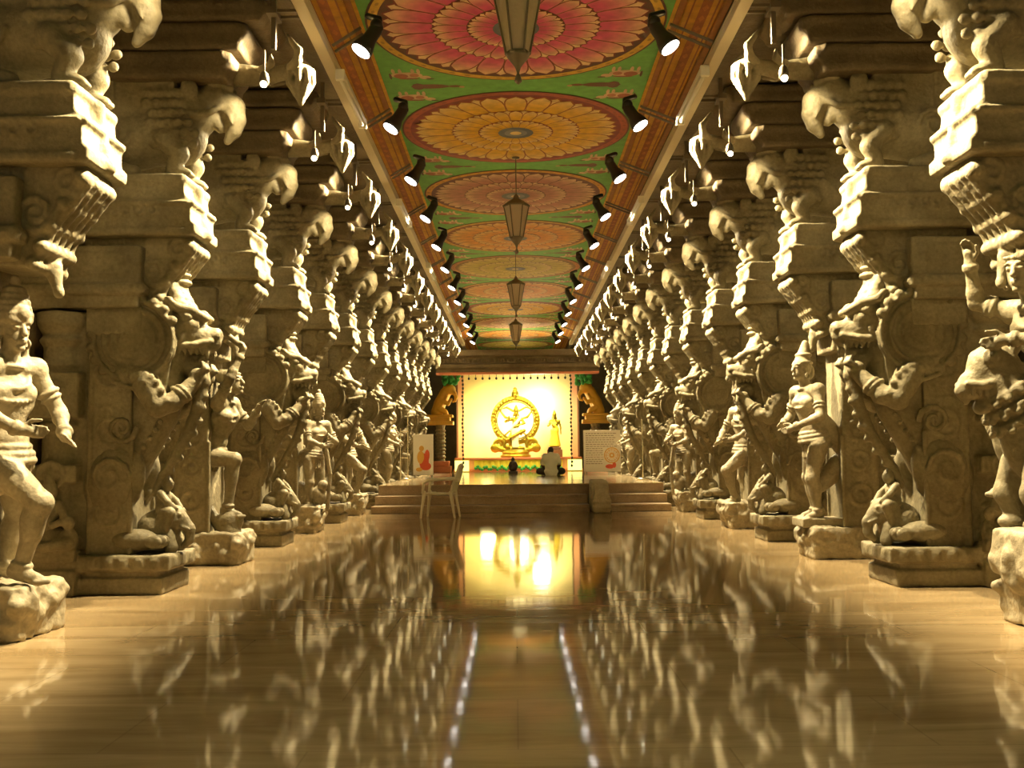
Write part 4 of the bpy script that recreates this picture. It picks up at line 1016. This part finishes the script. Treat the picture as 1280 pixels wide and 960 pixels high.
for sx, nm in ((-1, 'left'), (1, 'right')):
    o = S(); o.box((-.22, -.05, 0), (.22, .05, .34)); o = o.mesh('lit_box', mt=M['strip']); q = empty('light_box', (CX+sx*1.78, YS-.58, SZ)); tag(q, 'glowing yellow light box at the %s end of the shrine platform' % nm, 'light box', 'light boxes by the shrine')
    part('lit_panel', o, q, (0, 0, .03)); o = S(); o.box((-.24, -.06, 0), (.24, .06, .03)); o.box((-.24, -.06, .37), (.24, .06, .4)); part('frame', o.mesh('frame', mt=M['goldcloth']), q)
root = empty('shrine_backdrop', (CX, YS+1.1, SZ+.45)); tag(root, 'bright cream backdrop panel in a wooden frame behind the golden statue', 'backdrop')
s = S(); s.box((-1.78, 0, 0), (1.78, .06, 2.85)); part('panel', s.mesh('panel', mt=M['backdrop']), root)
s = S(); s.box((-1.98, -.02, 0), (-1.78, .06, 2.85)); part('side_panel', s.mesh('side_panel', mt=M['salmon']), root)
s = S(); s.box((1.78, -.02, 0), (1.98, .06, 2.85)); part('side_panel', s.mesh('side_panel', mt=M['salmon']), root)
for x in (-2.04, 1.98):
    s = S(); s.box((x, -.06, 0), (x+.06, .08, 2.95)); part('frame_post', bevelled('frame_post', s, .006, M['wood']), root)
root = empty('shrine_cornice', (CX, 31.6, 3.55)); tag(root, 'dark carved stone cornice across the top of the shrine opening', 'cornice')
s = S(); s.prismx([(0, .0), (0, .08), (-.12, .14), (-.12, .24), (-.04, .28), (-.04, .44), (-.2, .5), (-.2, .68), (.4, .68), (.4, .0)], -2.5, 2.5)
for i in range(40): s.ell((-2.4+i*.123, -.05, .36), (.045, .03, .06), None, 8, 6)
part('moulding', s.mesh('moulding', mt=M['stone_dark']), root)
s = S(); s.box((-2.5, -.03, -.06), (2.5, .3, .002)); part('lower_lip', s.mesh('lower_lip', mt=M['coral']), root)
for k, x in enumerate((-1.72, 1.66)):
    root = empty('hanging_garland', (CX+x, 32.2, .62)); tag(root, 'long dark bead garland hanging down the %s side of the shrine' % ('left', 'right')[k], 'garland', 'bead garlands at the shrine')
    s = S(); s.cap((0, 0, 0), (0, 0, 2.86), .008, .008, 6); part('string', s.mesh('string', mt=M['bead']), root)
    s = S()
    for i in range(24): s.ell((.012*math.sin(i), 0, .04+i*.122), (.035, .035, .045), None, 8, 6)
    part('bead', s.mesh('bead', True, M['bead']), root)['kind'] = 'stuff'
dm = S(); dm.cap((0, 0, 0), (0, 0, -.1), .008, .008, 6); dm.ell((0, 0, -.12), (.035, .035, .045), None, 8, 6); dm = dm.mesh('garland_drop', True, M['bead'])
for i in range(15):
    o = part('hanging_bead_drop', dm, None, (CX-1.5+i*.212, 31.72, 3.49)); tag(o, 'short dark bead drop hanging in the row under the shrine cornice', 'garland', 'bead drops under the shrine cornice')

# golden dancing figure in a ring
root = empty('ring_statue', (CX-.08, YS+.3, SZ+.45), 0); tag(root, 'golden dancing statue with four arms inside a flaming ring', 'statue')
s = S(); s.lathe((0, 0, 0), [(.5, 0), (.5, .07), (.42, .1), (.46, .16), (.4, .2), (.3, .26)], 24); part('lotus_base', organic('lotus_base', s, .02, M['gold'], 1), root)
s = S(); cz = 1.2; R = .7
s.tor((0, .05, cz), (0, 1, 0), R, .06, 48, 10); s.tor((0, .03, cz), (0, 1, 0), R-.1, .025, 48, 6); s.tor((0, .03, cz), (0, 1, 0), R+.07, .03, 48, 6)
for i in range(38):
    a = -PI/2+2*PI*(i+.5)/38
    if abs(a+PI/2) < .25 or abs(a-1.5*PI) < .25: continue
    s.cap((R*1.08*math.cos(a), .05, cz+R*1.08*math.sin(a)), (R*1.17*math.cos(a), .05, cz+R*1.17*math.sin(a)), .035, .012, 6)
    s.ell((R*math.cos(a), .0, cz+R*math.sin(a)), .04, None, 8, 6)
s.ell((0, .03, cz+R+.14), (.12, .08, .15)); s.ell((0, .0, cz+R+.3), (.07, .05, .08)); s.ell((0, -.02, cz+R+.12), .08)
for g in (-1, 1):
    s.tor((g*.52, .02, .42), (0, 1, 0), .16, .06, 20, 8); s.tor((g*.55, .02, .42), (0, 1, 0), .07, .04, 16, 6); s.ell((g*.66, .02, .3), (.16, .09, .15)); s.tube([(g*.3, .02, .22), (g*.5, .02, .26), (g*.66, .02, .4)], [.08, .08, .06])
part('flame_ring', organic('flame_ring', s, .018, M['gold'], 1), root, label='gilded ring with flame tips')
s = S(); k = .86
J = dict(pel=(0, -.02, .82), chest=(.03, -.03, 1.1), neck=(.03, -.03, 1.28), head=(.03, -.05, 1.42), face=(0, -1, 0), front=(0, -1, 0), shR=(-.13, -.02, 1.23), shL=(.19, -.02, 1.23),
         elR=(-.32, -.08, 1.16), wrR=(-.2, -.2, 1.24), elL=(.3, -.12, 1.1), wrL=(.02, -.2, 1.0), hdR=(0, -.2, 1), hdL=(-.9, 0, -.3), hipR=(-.08, -.02, .8), hipL=(.08, -.02, .8),
         knR=(-.22, -.14, .58), anR=(-.1, -.05, .3), knL=(.28, -.16, .86), anL=(-.08, -.24, .68), toeR=(-.5, -.9, 0), toeL=(-1, -.2, .1))
human(s, J, k, 'crown')
for g in (-1, 1):
    s.tube([(.03+g*.15, .02, 1.24), (.03+g*.36, .0, 1.3), (.03+g*.5, 0, 1.48)], [.045, .04, .028]); s.ell((.03+g*.52, 0, 1.54), .05)
    s.tube([(.03+g*.1, .03, 1.5), (.03+g*.3, .03, 1.62), (.03+g*.45, .03, 1.58)], [.04, .03, .02]); s.tube([(g*.14, .0, .9), (g*.34, .03, .72), (g*.4, .03, .5)], [.03, .03, .02])
s.ell((0, -.02, .3), (.3, .12, .07)); s.ell((-.26, -.05, .34), .08)
part('dancer_body', organic('dancer_body', s, .014, M['gold'], 1), root)
s = S(); s.ell((.02, -.12, .82), (.15, .09, .16)); s.prismx([(-.2, .3), (-.02, .3), (-.02, .86), (-.2, .86)], -.12, .1); s.tube([(.15, -.1, 1.25), (.0, -.16, 1.08), (-.12, -.12, .9)], [.05, .06, .07])
part('silk_drape', organic('silk_drape', s, .016, simple('white_silk', (.85, .8, .55), .7, bump=.4, bscale=20), 3), root, label='pale silk cloth wrapped on the figure')

root = empty('goddess_statue', (CX+1.18, YS+.15, SZ+.45)); tag(root, 'slim golden standing statue on a dark block, right of the ring', 'statue')
s = S(); s.box((-.24, -.2, 0), (.24, .2, .24)); s.box((-.2, -.17, .24), (.2, .17, .32)); part('pedestal', bevelled('pedestal', s, .015, M['wood']), root)
s = S(); k = .66
J = dict(pel=(0, 0, .85), chest=(.01, -.01, 1.05), neck=(.01, -.01, 1.19), head=(0, -.02, 1.3), face=(0, -1, 0), front=(0, -1, 0), shR=(-.12, 0, 1.15), shL=(.14, 0, 1.15), elR=(-.21, -.02, 1.0), wrR=(-.14, -.13, 1.04), elL=(.2, 0, .96), wrL=(.2, -.03, .78),
         hdR=(0, -.3, 1), hdL=(0, 0, -1), hipR=(-.06, 0, .82), hipL=(.06, 0, .82), knR=(-.07, -.04, .58), anR=(-.06, 0, .37), knL=(.06, -.02, .58), anL=(.06, 0, .37))
human(s, J, k, 'crown'); s.ell((0, 0, .34), (.16, .13, .04)); part('body', organic('body', s, .012, M['gold'], 1), root)
s = S(); s.lathe((0, 0, 0), [(.2, .34), (.17, .5), (.14, .7), (.14, .86), (.1, .92)], 18); s.tube([(-.13, -.02, 1.14), (0, -.09, 1.02), (.11, -.06, .9)], .04)
part('skirt', organic('skirt', s, .014, M['goldcloth'], 2, .01, 14), root)

def mk_bowed_man():
    root = empty('seated_person', (.92, 26.6, SZ)); tag(root, 'person in a pale shirt sitting cross-legged on the stage, seen from behind', 'person')
    k = .98; root.scale = (.84, .84, .92)
    J = dict(pel=(0, -.05, .12), chest=(0, .02, .42), neck=(0, .08, .58), head=(0, .17, .66), face=(0, .85, -.5), front=(0, 1, 0), up=(0, .5, .85), shR=(.19, .03, .53), shL=(-.19, .03, .53), elR=(.27, .1, .28), wrR=(.16, .32, .2), elL=(-.27, .1, .28), wrL=(-.16, .32, .2),
             hdR=(-.5, .7, 0), hdL=(.5, .7, 0), hipR=(.1, -.02, .12), hipL=(-.1, -.02, .12), knR=(.36, .28, .12), anR=(-.05, .36, .07), knL=(-.36, .28, .12), anL=(.05, .42, .07), toeR=(-1, .2, 0), toeL=(1, .2, 0))
    s = S(); human(s, J, k, 'none', jewel=False); part('body', organic('body', s, .011, M['skin'], 2), root)
    s = S(); s.tube([(0, -.06, .08), (0, -.04, .22), (0, .02, .42), (0, .05, .54)], [.19, .178, .185, .12], 20); s.ell((0, .0, .42), (.235, .15, .17)); s.cap((.17, .03, .53), (-.17, .03, .53), .09, .09)
    for g in (-1, 1): s.cap((g*.19, .03, .53), (g*.25, .08, .36), .085, .08)
    s.ell((0, -.06, .12), (.225, .175, .1)); part('shirt', organic('shirt', s, .014, M['shirt'], 3, .006, 9), root, label='pale grey-white short-sleeved shirt')
    s = S()
    for g in (-1, 1): s.tube([(g*.1, -.02, .12), (g*.36, .28, .115), (-g*.02, .36+.03*g, .08)], [.125, .09, .07])
    s.ell((0, -.06, .1), (.2, .17, .1)); part('trousers', organic('trousers', s, .014, M['trousers'], 2), root)
    s = S(); q = Quaternion((1, 0, 0), -.5); s.ell((0, .15, .7), (.088, .1, .1), q); part('hair', organic('hair', s, .01, M['hair'], 1, .006, 30), root)
mk_bowed_man()
root = empty('dark_idol', (-.06, 29.2, SZ)); tag(root, 'small black stone idol on the stage facing the golden statue', 'idol')
s = S(); s.box((-.13, -.13, 0), (.13, .13, .08)); part('base', bevelled('base', s, .01, M['darkidol']), root)
s = S(); s.ell((0, 0, .17), (.12, .11, .12)); s.ell((0, 0, .28), (.075, .07, .1)); s.ell((0, .02, .4), (.055, .055, .06)); s.cap((0, .02, .43), (0, .02, .48), .035, .012)
for g in (-1, 1): s.tube([(g*.07, 0, .32), (g*.11, .04, .22), (g*.03, .1, .2)], [.03, .028, .024], 8)
part('figure', organic('figure', s, .011, M['darkidol'], 1), root)

# notice boards
def board(name, x, y, w, h, label):
    root = empty(name, (x, y, SZ)); tag(root, label, 'board')
    s = S(); s.box((-w/2, 0, .06), (w/2, .03, h)); part('panel', bevelled('panel', s, .004, M['board']), root)
    for g in (-1, 1):
        s = S(); s.bar((g*w*.42, .05, 0), (g*w*.42, .05, h*.9), .03, .03); s.bar((g*w*.42, .05, .02), (g*w*.42, .35, .02), .03, .03); part('leg', s.mesh('leg', mt=M['iron']), root)
    return root
root = board('notice_board', 2.52-.17, 27.9, 1.0, 1.18, 'wide white notice board with rows of small print and a wheel emblem')
s = S(); rr = random.Random(3)
for r in range(15):
    z = 1.08-r*.058; x = -.44; lim = .42 if r < 7 else .1
    while x < lim-.1:
        w = rr.uniform(.03, .09); s.box((x, -.003, z), (min(x+w, lim), .001, z+.018)); x += w+.02
part('printed_lines', s.mesh('printed_lines', mt=M['ink']), root)
s = S()
for R, r in ((.2, .014), (.15, .008), (.05, .02)): s.tor((.26, -.002, .5), (0, 1, 0), R, r, 28, 6)
for i in range(12):
    a = i*PI/6; s.bar((.26+.05*math.cos(a), -.002, .5+.05*math.sin(a)), (.26+.2*math.cos(a), -.002, .5+.2*math.sin(a)), .01, .006, up=(0, 1, 0))
part('wheel_emblem', s.mesh('wheel_emblem', mt=M['goldink']), root)
s = S(); s.ell((.2, -.003, .2), (.12, .005, .06)); s.ell((.32, -.003, .24), (.05, .005, .08)); part('emblem_foot', s.mesh('emblem_foot', mt=M['redink']), root)
root = board('picture_board', -2.28, 25.65, .5, 1.07, 'narrow white board with a red and orange painted figure beside the left pillars')
s = S(); s.ell((.02, -.002, .4), (.12, .005, .2)); s.ell((.1, -.002, .55), (.06, .005, .14)); s.ell((.06, -.003, .28), (.14, .006, .1)); part('red_print', s.mesh('red_print', mt=M['redink']), root)
s = S(); s.ell((-.06, -.004, .5), (.09, .006, .16)); s.ell((-.04, -.004, .72), (.06, .006, .07)); s.ell((-.1, -.004, .2), (.08, .006, .05)); part('orange_print', s.mesh('orange_print', mt=M['goldink']), root)

# slim steel frames on the stage
for nm, x, y, mt_, h in (('left', -2.62, 23.65, 'steel', 1.5), ('right', 2.66, 21.6, 'steel', 1.25)):
    root = empty('steel_stand', (x, y, SZ)); tag(root, 'slim upright steel stand beside the %s pillars on the stage' % nm, 'stand')
    for px in ((0, .17) if nm == 'left' else (0,)):
        s = S(); s.cap((px, 0, .04), (px, 0, h-(.35 if px == 0 and nm == 'left' else 0)), .018, .018, 8); part('post', s.mesh('post', True, M[mt_]), root)
    s = S(); s.lathe((.08 if nm == 'left' else 0, 0, 0), [(.16, 0), (.16, .02), (.04, .05)], 16); part('base', s.mesh('base', True, M[mt_]), root)
    if nm == 'left':
        s = S(); s.cap((0, 0, .5), (.17, 0, .5), .014, .014, 8); s.cap((0, 0, 1.1), (.17, 0, 1.1), .014, .014, 8); part('crossbar', s.mesh('crossbar', True, M[mt_]), root)

# painted plaster pillars flanking the shrine
for sx, nm in ((-1, 'left'), (1, 'right')):
    root = empty('shrine_pillar', (CX+sx*2.46, 32.75, SZ)); tag(root, 'painted plaster pillar with yellow beast bracket at the %s of the shrine' % nm, 'pillar', 'painted pillars at the shrine')
    s = S(); s.box((-.34, -.34, 0), (.34, .34, .2)); s.box((-.28, -.28, .2), (.28, .28, .36)); part('base', bevelled('base', s, .015, M['coral']), root)
    s = S(); s.lathe((0, 0, 0), [(.16, .36)]+[(.13+.04*(i % 2), .42+i*.06) for i in range(17)]+[(.16, 1.5)], 12); part('shaft', s.mesh('shaft', mt=M['stone']), root)
    s = S(); s.box((-.42, -.3, 1.5), (.42, .3, 1.62)); s.box((-.32, -.25, 1.62), (.32, .25, 1.74)); s.box((-.4, -.28, 1.74), (.4, .28, 1.82)); part('capital', bevelled('capital', s, .015, M['ochre']), root)
    s = S(); d = -sx
    s.tube([(-d*.1, 0, 1.9), (0, 0, 2.2), (d*.16, 0, 2.5)], [.2, .19, .18]); s.ell((d*.3, -.05, 2.62), (.2, .17, .17)); s.cap((d*.3, -.08, 2.58), (d*.46, -.1, 2.5), .1, .07); s.tube([(d*.1, -.15, 2.25), (d*.26, -.2, 2.15), (d*.36, -.16, 2.3)], [.08, .06, .05])
    for g in (-1, 1): s.ell((d*.36, g*.13, 2.7), .04); s.tube([(d*.0, g*.15, 2.0), (d*.15, g*.16, 1.92), (d*.2, g*.16, 1.86)], [.1, .08, .06])
    s.tube([(d*.46, -.1, 2.5), (d*.52, -.1, 2.38), (d*.48, -.1, 2.26), (d*.4, -.1, 2.22)], [.07, .055, .045, .03])
    for i in range(7): s.ell((-d*.14+d*.06*i, 0, 2.2+.1*i), (.07, .1, .07), None, 8, 6); s.ell((d*.05+d*.03*i, -.19, 2.1+.05*i), .045, None, 8, 6)
    part('beast_bracket', organic('beast_bracket', s, .018, M['ochre'], 2), root)
    s = S()
    for i in range(26):
        a = rr.uniform(0, 6.3); s.ell((d*.35+rr.uniform(-.25, .25), -.1+rr.uniform(-.16, .1), 2.84+rr.uniform(-.1, .2)), (.09, .05, .06), Quaternion((0, 1, 0), a), 8, 6)
    part('leaf_crest', s.mesh('leaf_crest', True, M['green']), root)

# ------------------------------------------------------------------ other light: shrine lamps, side aisles, added fills for the far ceiling and near hall
YEL = (1., .86, .36)
spot('shrine_lamp', (CX, 31.9, 3.5), (0, .9, -1.15), 480, 95, .6, YEL, .2)
spot('shrine_lamp', (CX-1.3, 32.0, 3.4), (.35, 1.2, -1.0), 330, 90, .6, YEL, .2); spot('shrine_lamp', (CX+1.3, 32.0, 3.4), (-.35, 1.2, -1.0), 400, 90, .6, YEL, .2)
point('shrine_footlight', (CX-.95, 33.6, 1.9), 100, YEL, .3); point('shrine_footlight', (CX+.72, 33.9, 2.7), 100, (1, .95, .7), .3)
point('shrine_footlight', (CX, 34.0, 2.1), 80, (1, .95, .75), .3)
for y in (33.2, 36.8): point('far_ceiling_fill', (CX, y, 4.1), 45, (1, .8, .35), .5)  # fill added to brighten the far end of the ceiling
for sx in (-1, 1):
    for y in (3., 10., 17., 24.): point('side_aisle_light', (CX+sx*5.2, y, 4.2), 18, (.95, .92, .55), .3)
for sx in (-1, 1): point('near_hall_fill', (sx*1.6, -3.6, 2.6), 52, (.84, .96, .66), .5)  # unseen fill added behind the camera, greenish ambient for near stone and floor
for y in (1.2, -2.5): spot('near_floor_fill', (CX, y, 4.6), (0, .12, -1), 300, 112, .9, (1., .86, .52), .2)  # out-of-frame fill spots added to brighten the near floor
w = bpy.data.worlds.new('world'); bpy.context.scene.world = w; w.use_nodes = True
w.node_tree.nodes['Background'].inputs[0].default_value = (.42, .43, .27, 1); w.node_tree.nodes['Background'].inputs[1].default_value = .04

# ------------------------------------------------------------------ camera
sc = bpy.context.scene
cam = bpy.data.cameras.new('camera'); co = bpy.data.objects.new('camera', cam); COL.objects.link(co)
cam.sensor_width = 36; cam.lens = 1290*36/1280; cam.clip_end = 200
R = Matrix.Rotation(math.radians(.13), 4, 'Z') @ Matrix.Rotation(math.radians(90+3.86), 4, 'X') @ Matrix.Rotation(math.radians(-.6), 4, 'Z')
co.matrix_world = Matrix.Translation((0, 0, 1.05)) @ R
sc.camera = co
sc.view_settings.view_transform = 'Standard'; sc.view_settings.look = 'None'; sc.view_settings.gamma = 1; sc.view_settings.use_curve_mapping = False
sc.view_settings.exposure = 0.
sc.cycles.use_denoising = True
sc.cycles.max_bounces = 8; sc.cycles.diffuse_bounces = 4; sc.cycles.glossy_bounces = 4; sc.cycles.caustics_reflective = False; sc.cycles.caustics_refractive = False
sc.cycles.sample_clamp_indirect = 6.
